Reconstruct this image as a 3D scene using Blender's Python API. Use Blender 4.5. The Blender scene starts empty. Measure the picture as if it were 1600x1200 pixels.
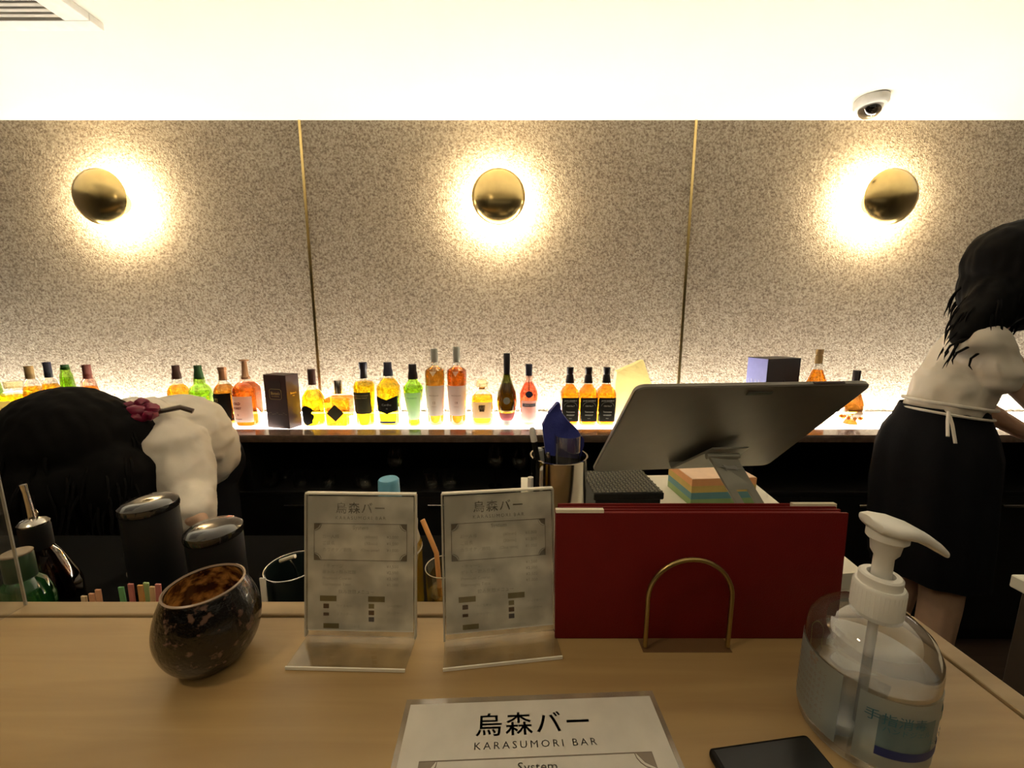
import bpy, bmesh, math, random
from mathutils import Vector, Matrix, noise
random.seed(7)
S = bpy.context.scene
C = S.collection
PI = math.pi
EYE = 1.37                                   # eye height above the floor

# ------------------------------------------------------------------ camera, world, exposure
PITCH = math.radians(8.8)
cd = bpy.data.cameras.new('camera'); cam = bpy.data.objects.new('camera', cd); C.objects.link(cam)
cd.sensor_width = 36; cd.lens = 600 / 1600 * 36; cd.clip_start = 0.02
cam.location = (0, 0, EYE); cam.rotation_euler = (PI / 2 - PITCH, 0, 0)
S.camera = cam
w = bpy.data.worlds.new('room_air'); S.world = w; w.use_nodes = True
w.node_tree.nodes['Background'].inputs[0].default_value = (1.0, 0.82, 0.6, 1)
w.node_tree.nodes['Background'].inputs[1].default_value = 0.02
S.view_settings.view_transform = 'Standard'; S.view_settings.look = 'None'
S.view_settings.exposure = 0.0; S.view_settings.gamma = 1.0; S.view_settings.use_curve_mapping = False
S.cycles.transparent_max_bounces = 40
S.cycles.max_bounces = 10
LED = 6.5          # light of the backlit shelf plate
GLOW = 230.0        # light of the rings behind the wall discs
def area(name, loc, rot, sx, sy, power, col):
    l = bpy.data.lights.new(name, 'AREA'); l.shape = 'RECTANGLE'; l.size = sx; l.size_y = sy
    l.energy = power; l.color = col
    o = bpy.data.objects.new(name, l); C.objects.link(o); o.location = loc; o.rotation_euler = rot
    return o
# the guests' side of the room: an added, unseen up-facing fill for ceiling bounce and one warm downlight above the counter's left end
area('ceiling_bounce_fill', (0.2, -0.75, 1.75), (PI, 0, 0), 3.2, 0.25, 8.5, (1, .9, .68))
area('counter_downlight', (-0.75, -0.1, 2.22), (0, 0.15, 0), 0.12, 0.12, 4.5, (1, .78, .5))

SN, CS = math.sin(PITCH), math.cos(PITCH)
def ray(u, v):
    dx = (u - 800) / 600; t = (600 - v) / 600
    return Vector((dx, CS + t * SN, -SN + t * CS))
def at(u, v, Y):                             # where the sight line meets the vertical plane at distance Y
    r = ray(u, v); r *= Y / r.y
    return Vector((r.x, r.y, r.z + EYE))
def pxm(v, Y):                               # metres per pixel there
    r = ray(800, v); return (Y / r.y) / 600

# ------------------------------------------------------------------ materials
MATS = {}
def mat(name, col, rough=0.5, metal=0.0, var=0.06, scale=40, bump=0.0, bscale=200, spec=0.5, emit=None, es=0, coat=0, sss=0):
    if name in MATS: return MATS[name]
    m = bpy.data.materials.new(name); m.use_nodes = True; nt = m.node_tree; b = nt.nodes['Principled BSDF']
    tc = nt.nodes.new('ShaderNodeTexCoord'); nz = nt.nodes.new('ShaderNodeTexNoise')
    nz.inputs['Scale'].default_value = scale; nz.inputs['Detail'].default_value = 4
    nt.links.new(tc.outputs['Object'], nz.inputs['Vector'])
    cr = nt.nodes.new('ShaderNodeValToRGB')
    cr.color_ramp.elements[0].position = .3; cr.color_ramp.elements[1].position = .7
    cr.color_ramp.elements[0].color = tuple(max(0, c * (1 - var)) for c in col) + (1,)
    cr.color_ramp.elements[1].color = tuple(min(1, c * (1 + var)) for c in col) + (1,)
    nt.links.new(nz.outputs['Fac'], cr.inputs['Fac']); nt.links.new(cr.outputs[0], b.inputs['Base Color'])
    b.inputs['Roughness'].default_value = rough; b.inputs['Metallic'].default_value = metal
    b.inputs['Specular IOR Level'].default_value = spec
    b.inputs['Coat Weight'].default_value = coat
    if emit: b.inputs['Emission Color'].default_value = emit + (1,); b.inputs['Emission Strength'].default_value = es
    if bump:
        n2 = nt.nodes.new('ShaderNodeTexNoise'); n2.inputs['Scale'].default_value = bscale; n2.inputs['Detail'].default_value = 5
        nt.links.new(tc.outputs['Object'], n2.inputs['Vector'])
        bp = nt.nodes.new('ShaderNodeBump'); bp.inputs['Strength'].default_value = bump; bp.inputs['Distance'].default_value = .003
        nt.links.new(n2.outputs['Fac'], bp.inputs['Height']); nt.links.new(bp.outputs[0], b.inputs['Normal'])
    MATS[name] = m; return m
def clear(name, tint, gloss=0.12, rough=0.03, milk=0.0, milkcol=(1, 1, 1)):
    """see-through glass, plastic or spirit: tinted transparency under a glossy skin, a little milkiness"""
    if name in MATS: return MATS[name]
    m = bpy.data.materials.new(name); m.use_nodes = True; nt = m.node_tree; nt.nodes.clear()
    out = nt.nodes.new('ShaderNodeOutputMaterial'); tr = nt.nodes.new('ShaderNodeBsdfTransparent')
    tc = nt.nodes.new('ShaderNodeTexCoord'); nz = nt.nodes.new('ShaderNodeTexNoise'); nz.inputs['Scale'].default_value = 35
    nt.links.new(tc.outputs['Object'], nz.inputs['Vector'])
    cr = nt.nodes.new('ShaderNodeValToRGB')
    cr.color_ramp.elements[0].position = .35; cr.color_ramp.elements[1].position = .65
    cr.color_ramp.elements[0].color = tuple(c * .86 for c in tint) + (1,)
    cr.color_ramp.elements[1].color = tuple(min(1, c) for c in tint) + (1,)
    nt.links.new(nz.outputs['Fac'], cr.inputs['Fac']); nt.links.new(cr.outputs[0], tr.inputs[0])
    gl = nt.nodes.new('ShaderNodeBsdfGlossy'); gl.inputs['Roughness'].default_value = rough
    lw = nt.nodes.new('ShaderNodeLayerWeight'); lw.inputs[0].default_value = .35
    mp = nt.nodes.new('ShaderNodeMapRange'); mp.inputs[3].default_value = gloss * .35; mp.inputs[4].default_value = min(1, gloss * 4)
    nt.links.new(lw.outputs['Facing'], mp.inputs[0])
    mx = nt.nodes.new('ShaderNodeMixShader'); nt.links.new(mp.outputs[0], mx.inputs[0])
    base = tr.outputs[0]
    if milk:
        df = nt.nodes.new('ShaderNodeBsdfDiffuse'); df.inputs[0].default_value = milkcol + (1,)
        tl = nt.nodes.new('ShaderNodeBsdfTranslucent'); tl.inputs[0].default_value = milkcol + (1,)
        a = nt.nodes.new('ShaderNodeMixShader'); a.inputs[0].default_value = .5
        nt.links.new(df.outputs[0], a.inputs[1]); nt.links.new(tl.outputs[0], a.inputs[2])
        c = nt.nodes.new('ShaderNodeMixShader'); c.inputs[0].default_value = milk
        nt.links.new(base, c.inputs[1]); nt.links.new(a.outputs[0], c.inputs[2]); base = c.outputs[0]
    nt.links.new(base, mx.inputs[1]); nt.links.new(gl.outputs[0], mx.inputs[2]); nt.links.new(mx.outputs[0], out.inputs[0])
    MATS[name] = m; return m
def paper(name, col, through=0.45, rough=.6):
    """paper or label stock: diffuse with some light coming through"""
    if name in MATS: return MATS[name]
    m = bpy.data.materials.new(name); m.use_nodes = True; nt = m.node_tree; nt.nodes.clear()
    out = nt.nodes.new('ShaderNodeOutputMaterial')
    tc = nt.nodes.new('ShaderNodeTexCoord'); nz = nt.nodes.new('ShaderNodeTexNoise'); nz.inputs['Scale'].default_value = 60
    nt.links.new(tc.outputs['Object'], nz.inputs['Vector'])
    cr = nt.nodes.new('ShaderNodeValToRGB')
    cr.color_ramp.elements[0].color = tuple(c * .93 for c in col) + (1,); cr.color_ramp.elements[1].color = tuple(col) + (1,)
    nt.links.new(nz.outputs['Fac'], cr.inputs['Fac'])
    df = nt.nodes.new('ShaderNodeBsdfDiffuse'); tl = nt.nodes.new('ShaderNodeBsdfTranslucent'); gl = nt.nodes.new('ShaderNodeBsdfGlossy')
    gl.inputs['Roughness'].default_value = rough
    nt.links.new(cr.outputs[0], df.inputs[0]); nt.links.new(cr.outputs[0], tl.inputs[0])
    mx = nt.nodes.new('ShaderNodeMixShader'); mx.inputs[0].default_value = through
    nt.links.new(df.outputs[0], mx.inputs[1]); nt.links.new(tl.outputs[0], mx.inputs[2])
    m2 = nt.nodes.new('ShaderNodeMixShader'); m2.inputs[0].default_value = .04
    nt.links.new(mx.outputs[0], m2.inputs[1]); nt.links.new(gl.outputs[0], m2.inputs[2]); nt.links.new(m2.outputs[0], out.inputs[0])
    MATS[name] = m; return m

def wall_material():
    m = bpy.data.materials.new('rough_plaster'); m.use_nodes = True; nt = m.node_tree; b = nt.nodes['Principled BSDF']
    N = nt.nodes.new; L = nt.links.new
    tc = N('ShaderNodeTexCoord')
    a = N('ShaderNodeTexNoise'); a.inputs['Scale'].default_value = 105; a.inputs['Detail'].default_value = 5; a.inputs['Roughness'].default_value = .62
    v = N('ShaderNodeTexVoronoi'); v.inputs['Scale'].default_value = 170
    big = N('ShaderNodeTexNoise'); big.inputs['Scale'].default_value = 3
    for n in (a, v, big): L(tc.outputs['Object'], n.inputs['Vector'])
    cr = N('ShaderNodeValToRGB'); e = cr.color_ramp.elements
    e[0].position = .36; e[0].color = (.15, .112, .08, 1); e[1].position = .53; e[1].color = (.295, .25, .19, 1)
    x = e.new(.66); x.color = (.38, .33, .26, 1)
    L(a.outputs['Fac'], cr.inputs['Fac'])
    mx = N('ShaderNodeMixRGB'); mx.blend_type = 'MULTIPLY'; mx.inputs[0].default_value = .35
    c2 = N('ShaderNodeValToRGB'); c2.color_ramp.elements[0].position = .3; c2.color_ramp.elements[0].color = (.75, .72, .7, 1); c2.color_ramp.elements[1].position = .7
    L(big.outputs['Fac'], c2.inputs['Fac']); L(cr.outputs[0], mx.inputs[1]); L(c2.outputs[0], mx.inputs[2]); L(mx.outputs[0], b.inputs['Base Color'])
    b.inputs['Roughness'].default_value = .9; b.inputs['Specular IOR Level'].default_value = .2
    ad = N('ShaderNodeMath'); ad.operation = 'ADD'; L(a.outputs['Fac'], ad.inputs[0])
    mu = N('ShaderNodeMath'); mu.operation = 'MULTIPLY'; mu.inputs[1].default_value = .5; L(v.outputs['Distance'], mu.inputs[0]); L(mu.outputs[0], ad.inputs[1])
    bp = N('ShaderNodeBump'); bp.inputs['Strength'].default_value = .7; bp.inputs['Distance'].default_value = .006
    L(ad.outputs[0], bp.inputs['Height']); L(bp.outputs[0], b.inputs['Normal'])
    return m
def wood_material(name, c0, c1, rough):
    m = bpy.data.materials.new(name); m.use_nodes = True; nt = m.node_tree; b = nt.nodes['Principled BSDF']
    N = nt.nodes.new; L = nt.links.new
    tc = N('ShaderNodeTexCoord'); mp = N('ShaderNodeMapping'); mp.inputs['Scale'].default_value = (1.6, 22, 22)
    L(tc.outputs['Object'], mp.inputs['Vector'])
    n = N('ShaderNodeTexNoise'); n.inputs['Scale'].default_value = 2.2; n.inputs['Detail'].default_value = 7; n.inputs['Distortion'].default_value = .6
    L(mp.outputs[0], n.inputs['Vector'])
    cr = N('ShaderNodeValToRGB'); cr.color_ramp.elements[0].position = .3; cr.color_ramp.elements[1].position = .7
    cr.color_ramp.elements[0].color = c0 + (1,); cr.color_ramp.elements[1].color = c1 + (1,)
    L(n.outputs['Fac'], cr.inputs['Fac']); L(cr.outputs[0], b.inputs['Base Color'])
    b.inputs['Roughness'].default_value = rough
    bp = N('ShaderNodeBump'); bp.inputs['Strength'].default_value = .12; bp.inputs['Distance'].default_value = .001
    L(n.outputs['Fac'], bp.inputs['Height']); L(bp.outputs[0], b.inputs['Normal'])
    return m

M_wall = wall_material()
M_wood = wood_material('oak_worktop', (.30, .19, .078), (.39, .265, .112), .42)
M_wood2 = wood_material('oak_edge', (.30, .21, .10), (.38, .27, .145), .45)
M_floor = wood_material('dark_floor', (.035, .022, .014), (.06, .038, .024), .45)
M_ceil = mat('cream_ceiling', (.80, .77, .67), .9, var=.02, scale=2)
M_dark = mat('black_laminate', (.008, .0075, .007), .6, spec=.2)
M_darkwall = mat('dark_wall', (.06, .05, .045), .8)
M_brass = mat('brass', (.62, .47, .20), .22, 1, var=.05)
M_brassdull = mat('aged_brass', (.40, .30, .12), .3, 1)
M_steel = mat('steel', (.60, .58, .54), .2, 1, var=.04)
M_silver = mat('brushed_aluminium', (.30, .285, .255), .42, .75, var=.03, bump=.05)
M_white = mat('white_plastic', (.80, .79, .75), .35, var=.02)
M_black = mat('black_plastic', (.008, .008, .008), .5, spec=.2)
M_led = mat('led_plate', (1, 1, 1), .4, emit=(1.0, .93, .80), es=LED)
M_strip = mat('led_strip', (1, 1, 1), .4, emit=(1.0, .93, .80), es=LED * 17)
M_glow = mat('lamp_ring', (1, 1, 1), .4, emit=(1.0, .82, .52), es=GLOW)
M_gloss = mat('glossy_dark_wood', (.11, .075, .055), .18, var=.2)
M_shirt = mat('white_cotton', (.66, .61, .53), .85, var=.04, scale=10, bump=.15, bscale=60)
M_hair = mat('black_hair', (.002, .0016, .0015), .8, var=.3, spec=.12)
M_skin = mat('skin', (.55, .36, .25), .55, var=.05)
M_black_cloth = mat('black_cloth', (.009, .009, .011), .9, bump=.2, spec=.1)
M_red = mat('red_leatherette', (.150, .004, .003), .6, spec=.25, bump=.25, bscale=900)
M_cream = mat('cream_paper', (.80, .74, .58), .8)
M_ink = mat('dark_ink', (.035, .03, .025), .7)
M_inkfaint = mat('grey_ink', (.24, .20, .16), .8)
M_gold = mat('gold_print', (.75, .55, .18), .35, .6)
M_clear = clear('clear_glass', (.97, .98, .97), .13)
M_acryl = clear('clear_acrylic', (.97, .97, .95), .045, milk=.02)
M_acryledge = mat('lit_acrylic_edge', (.85, .82, .72), .25, var=.02)  # light caught by the clear edges, put into the colour
M_card = paper('menu_card', (.90, .87, .81), .15)

# ------------------------------------------------------------------ mesh helpers
def tobm(): return bmesh.new()
def box(bm, x0, x1, y0, y1, z0, z1, bev=0, seg=2):
    t = bmesh.new(); bmesh.ops.create_cube(t, size=1)
    bmesh.ops.scale(t, vec=(x1 - x0, y1 - y0, z1 - z0), verts=t.verts)
    bmesh.ops.translate(t, vec=((x0 + x1) / 2, (y0 + y1) / 2, (z0 + z1) / 2), verts=t.verts)
    if bev: bmesh.ops.bevel(t, geom=t.edges[:], offset=bev, segments=seg, affect='EDGES', profile=.5)
    merge(bm, t); return bm
def merge(bm, t, mx=None):
    me = bpy.data.meshes.new('t'); t.to_mesh(me); t.free()
    if mx: me.transform(mx)
    bm.from_mesh(me); bpy.data.meshes.remove(me)
def lathe(bm, prof, n=32, cap0=True, cap1=True, sec=None, mx=None):
    """prof: (r,z) list; sec: superellipse exponent (2 round, 6 nearly square) and depth ratio"""
    t = bmesh.new(); rings = []
    p, dr = sec if sec else (2, 1)
    for r, z in prof:
        ring = []
        for i in range(n):
            a = 2 * PI * i / n; c, s = math.cos(a), math.sin(a)
            x = math.copysign(abs(c) ** (2 / p), c) * r; y = math.copysign(abs(s) ** (2 / p), s) * r * dr
            ring.append(t.verts.new((x, y, z)))
        rings.append(ring)
    for a, b in zip(rings, rings[1:]):
        for i in range(n):
            j = (i + 1) % n; t.faces.new((a[i], a[j], b[j], b[i]))
    if cap0: t.faces.new(rings[0][::-1])
    if cap1: t.faces.new(rings[-1])
    merge(bm, t, mx); return bm
def tube(bm, pts, r, n=10, rr=None):
    pts = [Vector(p) for p in pts]; t = bmesh.new(); rings = []
    up = None
    for i, p in enumerate(pts):
        d = (pts[min(i + 1, len(pts) - 1)] - pts[max(i - 1, 0)]).normalized()
        if up is None: up = d.orthogonal().normalized()
        u = (up - d * up.dot(d)).normalized(); up = u; v = d.cross(u)
        q = rr[i] if rr else r
        rings.append([t.verts.new(p + (u * math.cos(2 * PI * k / n) + v * math.sin(2 * PI * k / n)) * q) for k in range(n)])
    for a, b in zip(rings, rings[1:]):
        for i in range(n): t.faces.new((a[i], a[(i + 1) % n], b[(i + 1) % n], b[i]))
    t.faces.new(rings[0][::-1]); t.faces.new(rings[-1])
    merge(bm, t); return bm
def prism(bm, pts, y0, y1, mx=None):
    """outline in x,z pushed from y0 to y1"""
    t = bmesh.new()
    a = [t.verts.new((x, y0, z)) for x, z in pts]; b = [t.verts.new((x, y1, z)) for x, z in pts]; n = len(pts)
    t.faces.new(a); t.faces.new(b[::-1])
    for i in range(n): t.faces.new((a[i], b[i], b[(i + 1) % n], a[(i + 1) % n]))
    bmesh.ops.recalc_face_normals(t, faces=t.faces)
    merge(bm, t, mx); return bm
def rrect(w, h, r, n=5, cx=0, cz=0):
    out = []
    for sx, sz, a0 in ((1, 1, 0), (-1, 1, 90), (-1, -1, 180), (1, -1, 270)):
        for k in range(n + 1):
            a = math.radians(a0 + 90 * k / n)
            out.append((cx + sx * (w / 2 - r) + r * math.cos(a), cz + sz * (h / 2 - r) + r * math.sin(a)))
    return out
def obj(name, bm, m, parent=None, smooth=True, label=None, mx=None):
    me = bpy.data.meshes.new(name)
    if isinstance(bm, bpy.types.Mesh): me = bm
    else:
        bmesh.ops.recalc_face_normals(bm, faces=bm.faces); bm.to_mesh(me); bm.free()
    me.name = name
    if mx: me.transform(mx)
    me.materials.clear(); me.materials.append(m)
    o = bpy.data.objects.new(name, me); C.objects.link(o)
    if parent: o.parent = parent
    if label: o['label'] = label
    if smooth:
        for p in me.polygons: p.use_smooth = True
        try: me.set_sharp_from_angle(angle=math.radians(38))
        except Exception: pass
    return o
def tag(o, label, cat, group=None, kind=None):
    o['label'] = label; o['category'] = cat
    if group: o['group'] = group
    if kind: o['kind'] = kind
    return o
def thing(name, label, cat, loc=(0, 0, 0), rz=0, group=None):
    o = bpy.data.objects.new(name, None); C.objects.link(o); o.location = loc; o.rotation_euler = (0, 0, rz)
    o.empty_display_size = .02
    return tag(o, label, cat, group)
def struct(name, bm, m, parent=None, smooth=False):
    o = obj(name, bm, m, parent, smooth)
    if not parent: o['kind'] = 'structure'
    return o
def textmesh(body, size, align='CENTER', ext=0.0, xs=1.0, space=1.0, bold=0.0):
    """a mesh in the x,z plane reading from the -y side"""
    cu = bpy.data.curves.new('t', 'FONT'); cu.body = body; cu.size = size; cu.align_x = align; cu.align_y = 'CENTER'
    cu.extrude = ext; cu.space_character = space; cu.resolution_u = 2; cu.offset = bold
    o = bpy.data.objects.new('t', cu); C.objects.link(o)
    dg = bpy.context.evaluated_depsgraph_get()
    me = bpy.data.meshes.new_from_object(o.evaluated_get(dg))
    bpy.data.objects.remove(o); bpy.data.curves.remove(cu)
    me.transform(Matrix(((xs, 0, 0, 0), (0, 0, -1, 0), (0, 1, 0, 0), (0, 0, 0, 1))))
    return me
def addmesh(bm, me, mx=None):
    if mx: me.transform(mx)
    bm.from_mesh(me); bpy.data.meshes.remove(me)
def T(x, y, z): return Matrix.Translation((x, y, z))

# capsules and ellipsoids welded into one skin by a voxel remesh
def ico(bm, c, r, sub=2, sc=(1, 1, 1), rot=None):
    t = bmesh.new(); bmesh.ops.create_icosphere(t, subdivisions=sub, radius=1)
    mx = Matrix.Translation(c) @ (rot.to_4x4() if rot else Matrix()) @ Matrix.Diagonal((r * sc[0], r * sc[1], r * sc[2], 1))
    merge(bm, t, mx)
def cap(bm, a, b, ra, rb):
    t = bmesh.new()
    for c, r in ((a, ra), (b, rb)):
        s = bmesh.new(); bmesh.ops.create_icosphere(s, subdivisions=2, radius=r); bmesh.ops.translate(s, vec=c, verts=s.verts); merge(t, s)
    h = bmesh.ops.convex_hull(t, input=t.verts)
    bmesh.ops.delete(t, geom=[g for g in h['geom_interior'] if isinstance(g, bmesh.types.BMVert)], context='VERTS')
    merge(bm, t)
def weld(bm, voxel, smooth=4, disp=None):
    me = bpy.data.meshes.new('w'); bm.to_mesh(me); bm.free()
    o = bpy.data.objects.new('w', me); C.objects.link(o)
    r = o.modifiers.new('r', 'REMESH'); r.mode = 'VOXEL'; r.voxel_size = voxel
    if smooth:
        s = o.modifiers.new('s', 'SMOOTH'); s.iterations = smooth; s.factor = .6
    dg = bpy.context.evaluated_depsgraph_get(); out = bpy.data.meshes.new_from_object(o.evaluated_get(dg))
    bpy.data.objects.remove(o); bpy.data.meshes.remove(me)
    if disp:
        for v in out.vertices:
            v.co += v.normal * disp(v.co, v.normal)
        out.update()
    return out

# ------------------------------------------------------------------ the room
WY, CZ, SZ = 1.87, 1.37 + .90, .945           # far wall, ceiling height, shelf top
struct('floor', box(tobm(), -3, 3, -2.5, WY + .1, -.05, 0), M_floor)
struct('ceiling', box(tobm(), -3, 3, -2.5, WY + .1, CZ, CZ + .06), M_ceil)
wb = struct('wall_back', box(tobm(), -3, 3, WY + .012, WY + .1, 0, CZ), M_dark)
xs = [-3, -.947, .820, 3]
for a, b in zip(xs, xs[1:]):
    struct('wall_panel', box(tobm(), a + (.006 if a > -3 else 0), b - (.006 if b < 3 else 0), WY, WY + .012, 0, CZ), M_wall, wb)
for i, x in enumerate(xs[1:3]):
    struct('trim_%d' % (i + 1), box(tobm(), x - .0058, x + .0058, WY - .003, WY + .0118, SZ, CZ), M_brass)
struct('wall_left', box(tobm(), -3.1, -3, -2.5, WY + .1, 0, CZ), M_darkwall)
struct('wall_right', box(tobm(), 3, 3.1, -2.5, WY + .1, 0, CZ), M_darkwall)
struct('wall_front', box(tobm(), -3.1, 3.1, -2.6, -2.5, 0, CZ), M_darkwall)

# ceiling air vent
v = thing('ceiling_vent', 'white ceiling air conditioner panel with a slatted grey grille, upper left', 'vent', (-1.235, 1.315, CZ))
b = tobm(); FW = .075; FY = .042
box(b, -.95, 0, -FY, 0, -.022, 0, .003); box(b, -FW, 0, -.95, -FY, -.022, 0, .003)
box(b, -.95, -.95 + FW, -.95, -FY, -.022, 0, .003); box(b, -.95 + FW, -FW, -.95, -.95 + FY, -.022, 0, .003)
obj('frame', b, mat('vent_white', (.74, .73, .68), .5), v)
obj('backing', box(tobm(), -.95 + FW, -FW, -.95 + FY, -FY, -.004, -.001), mat('vent_dark', (.2, .19, .17), .8), v)
base = None
for k in range(44):
    y = -FY - .014 - k * .0195
    if base is None:
        base = obj('slat', box(tobm(), -.95 + FW, -FW, -.006, .006, -.019, -.013, .0015, 1), mat('vent_slat', (.50, .48, .42), .5), v)
        base.location = (0, y, 0); base.rotation_euler = (0, 0, 0)
    else:
        s = base.copy(); C.objects.link(s); s.parent = v; s.location = (0, y, 0)

# dome camera on the ceiling
v = thing('security_camera', 'small white dome security camera with a dark lens on the ceiling', 'camera', (1.445, 1.70, CZ))
obj('housing', lathe(tobm(), [(.052, 0), (.056, -.006), (.056, -.026), (.050, -.034), (.040, -.036)], 36), mat('camera_white', (.62, .61, .58), .4), v)
obj('dome', lathe(tobm(), [(.040, -.034), (.039, -.045), (.034, -.058), (.024, -.069), (.010, -.075), (.001, -.076)], 32), clear('dome_glass', (.25, .22, .2), .3), v)
b = tobm(); ico(b, (0, -.004, -.047), .020, 2); obj('lens_ball', b, M_black, v)
obj('lens', lathe(tobm(), [(.009, 0), (.009, .008), (.006, .009)], 20, mx=T(0, -.018, -.055) @ Matrix.Rotation(PI / 2, 4, 'X')), M_steel, v)

# wall discs
LAMPS = [(-1.80, 'left', 'round brass wall light on the left panel, its halo spilling to the right'),
         (-.059, 'mid', 'round brass wall light on the middle panel, above the row of bottles'),
         (1.655, 'right', 'round brass wall light on the right panel, below the dome camera')]
first = None
for x, _, lab in LAMPS:
    if first is None:
        v = first = thing('wall_light', lab, 'lamp', (x, WY, EYE + .552), 0, 'brass disc wall lights')
        dome = [(.116, 0), (.117, -.003), (.112, -.012), (.098, -.026), (.078, -.038), (.052, -.047), (.025, -.052), (.001, -.053)]
        RX = Matrix.Rotation(-PI / 2, 4, 'X')
        # lathe axis z -> wall normal: -z of the profile points into the room
        mx = T(0, -.085, 0) @ Matrix.Rotation(-PI / 2, 4, 'X')
        obj('disc', lathe(tobm(), [(r, z) for r, z in dome], 64, mx=mx), M_brass, v)
        obj('stem', lathe(tobm(), [(.016, 0), (.016, .068)], 20, mx=mx), M_brassdull, v)
        obj('wall_plate', lathe(tobm(), [(.050, .066), (.052, .070), (.052, .085)], 32, mx=mx), M_brassdull, v)
        obj('light_ring', lathe(tobm(), [(.060, .001), (.060, .012), (.092, .012), (.092, .001)], 40, mx=mx), M_glow, v)
        parts = list(v.children)
    else:
        v = first.copy(); C.objects.link(v); v.location.x = x; v['label'] = lab
        for p in parts:
            q = p.copy(); C.objects.link(q); q.parent = v

# ------------------------------------------------------------------ back bar: cabinet, shelf, light plate
v = thing('back_bar', 'long dark back bar cabinet with open niche under the backlit bottle shelf', 'cabinet', (0, WY, 0))
def bx(x0, x1, y0, y1, z0, z1, bev=.0015): return box(tobm(), x0, x1, y0 - WY, y1 - WY, z0, z1, bev, 1)
obj('shelf_top', bx(-2.9, 2.9, 1.445, WY - .004, SZ - .03, SZ - .006), M_gloss, v, False)
obj('shelf_lip', bx(-2.9, 2.9, 1.445, 1.532, SZ - .006, SZ), M_gloss, v, False)
obj('light_plate', bx(-2.9, 2.9, 1.533, 1.81, SZ - .006, SZ, 0), M_led, v, False, 'glowing white light plate the bottles stand on')
obj('led_strip', bx(-2.9, 2.9, 1.812, 1.838, SZ - .006, SZ + .001, 0), M_strip, v, False, 'bright light strip along the wall')
obj('rear_ledge', bx(-2.9, 2.9, 1.839, WY - .004, SZ - .006, SZ, 0), mat('white_ledge', (.75, .72, .65), .3), v, False)
obj('niche_floor', bx(-2.9, 2.9, 1.46, WY - .004, .685, .705), M_dark, v, False)
obj('niche_back', bx(-2.9, 2.9, WY - .02, WY - .005, .706, SZ - .031), M_dark, v, False)
for x in (-2.88, -1.9, -1.05, .95, 1.9, 2.88):
    obj('upright', bx(x - .012, x + .012, 1.462, WY - .021, .706, SZ - .031), M_dark, v, False)
obj('plinth', bx(-2.9, 2.9, 1.50, WY - .004, 0, .08), M_dark, v, False)
x = -2.9
while x < 2.85:
    d = obj('door', bx(x + .002, x + .578, 1.462, 1.48, .085, .682), M_dark, v, False)
    obj('door_handle', bx(x + .24, x + .34, 1.452, 1.462, .64, .652), M_steel, d, False)
    x += .58
obj('carcass', bx(-2.9, 2.9, 1.481, WY - .004, .082, .684), M_dark, v, False)

# ------------------------------------------------------------------ guest counter and staff-side worktop
v = thing('bar_counter', 'long pale oak bar counter in the foreground', 'counter', (0, 0, 0))
obj('worktop', box(tobm(), -2.6, .421, -.17, .381, 1.012, 1.05, .0015, 1), M_wood, v, False)
obj('edge_strip', box(tobm(), -2.6, .446, .3835, .405, 1.006, 1.0505, .002, 2), M_wood2, v, False)
obj('end_strip', box(tobm(), .4235, .446, -.17, .383, 1.006, 1.0505, .002, 2), M_wood2, v, False)
obj('front_panel', box(tobm(), -2.6, .43, .30, .38, 0, 1.01), M_dark, v, False)
v = thing('work_counter', 'black lower work counter behind the oak bar, on the staff side', 'counter', (0, 0, 0))
obj('counter_top', box(tobm(), -2.6, .52, .407, .72, .925, .95, .002, 1), mat('matt_black_top', (.006, .006, .006), .95, spec=.03), v, False)
obj('cabinet_body', box(tobm(), -2.6, .50, .407, .70, 0, .924, .002, 1), M_dark, v, False)
v = thing('side_cabinet', 'dark side cabinet with a white top at the right edge of the picture', 'cabinet', (.82, .2, 0))
obj('cabinet_body', box(tobm(), 0, .9, 0, .36, 0, .945, .002, 1), mat('brown_panel', (.05, .036, .026), .6), v, False)
obj('white_top', box(tobm(), -.006, .9, -.005, .372, .946, .968, .002, 1), mat('side_white', (.8, .78, .7), .4), v, False)

# ------------------------------------------------------------------ bottles
GLASS = {'clear': M_clear, 'green': clear('green_glass', (.60, .82, .26), .12), 'dgreen': clear('dark_green_glass', (.30, .32, .10), .14),
         'paleg': clear('pale_green_glass', (.55, .88, .35), .12), 'rose': clear('rose_glass', (.96, .78, .72), .12)}
SPIRIT = {'amber': clear('amber_spirit', (1.0, .69, .14), .02), 'yellow': clear('golden_spirit', (1.0, .80, .10), .02),
          'red': clear('red_amber_spirit', (.80, .36, .09), .02), 'brown': clear('brown_spirit', (.72, .46, .13), .02),
          'orange': clear('orange_spirit', (1.0, .58, .10), .02), 'rosy': clear('rosy_cognac', (.98, .50, .34), .02),
          'green': clear('green_spirit', (.80, .90, .45), .02), 'deep': clear('deep_spirit', (.62, .38, .14), .02)}
L_cream = paper('cream_label', (.72, .70, .60), .30); L_white = paper('white_label', (.84, .83, .80), .26)
L_pgreen = paper('pale_green_label', (.62, .74, .60), .35); L_black = mat('black_label', (.012, .010, .007), .8, spec=.1)
L_olive = mat('olive_label', (.06, .054, .028), .8, spec=.1); L_grey = mat('grey_foil', (.38, .38, .33), .4, .3)
L_jd = mat('black_white_label', (.018, .016, .012), .8, spec=.1); L_jdtext = mat('label_cream_ink', (.42, .40, .33), .7)
def hw_at(prof, z):
    for (r0, z0), (r1, z1) in zip(prof, prof[1:]):
        if z0 <= z <= z1 and z1 > z0: return r0 + (r1 - r0) * (z - z0) / (z1 - z0)
    return prof[-1][0] if z > prof[-1][1] else prof[0][0]
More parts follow.
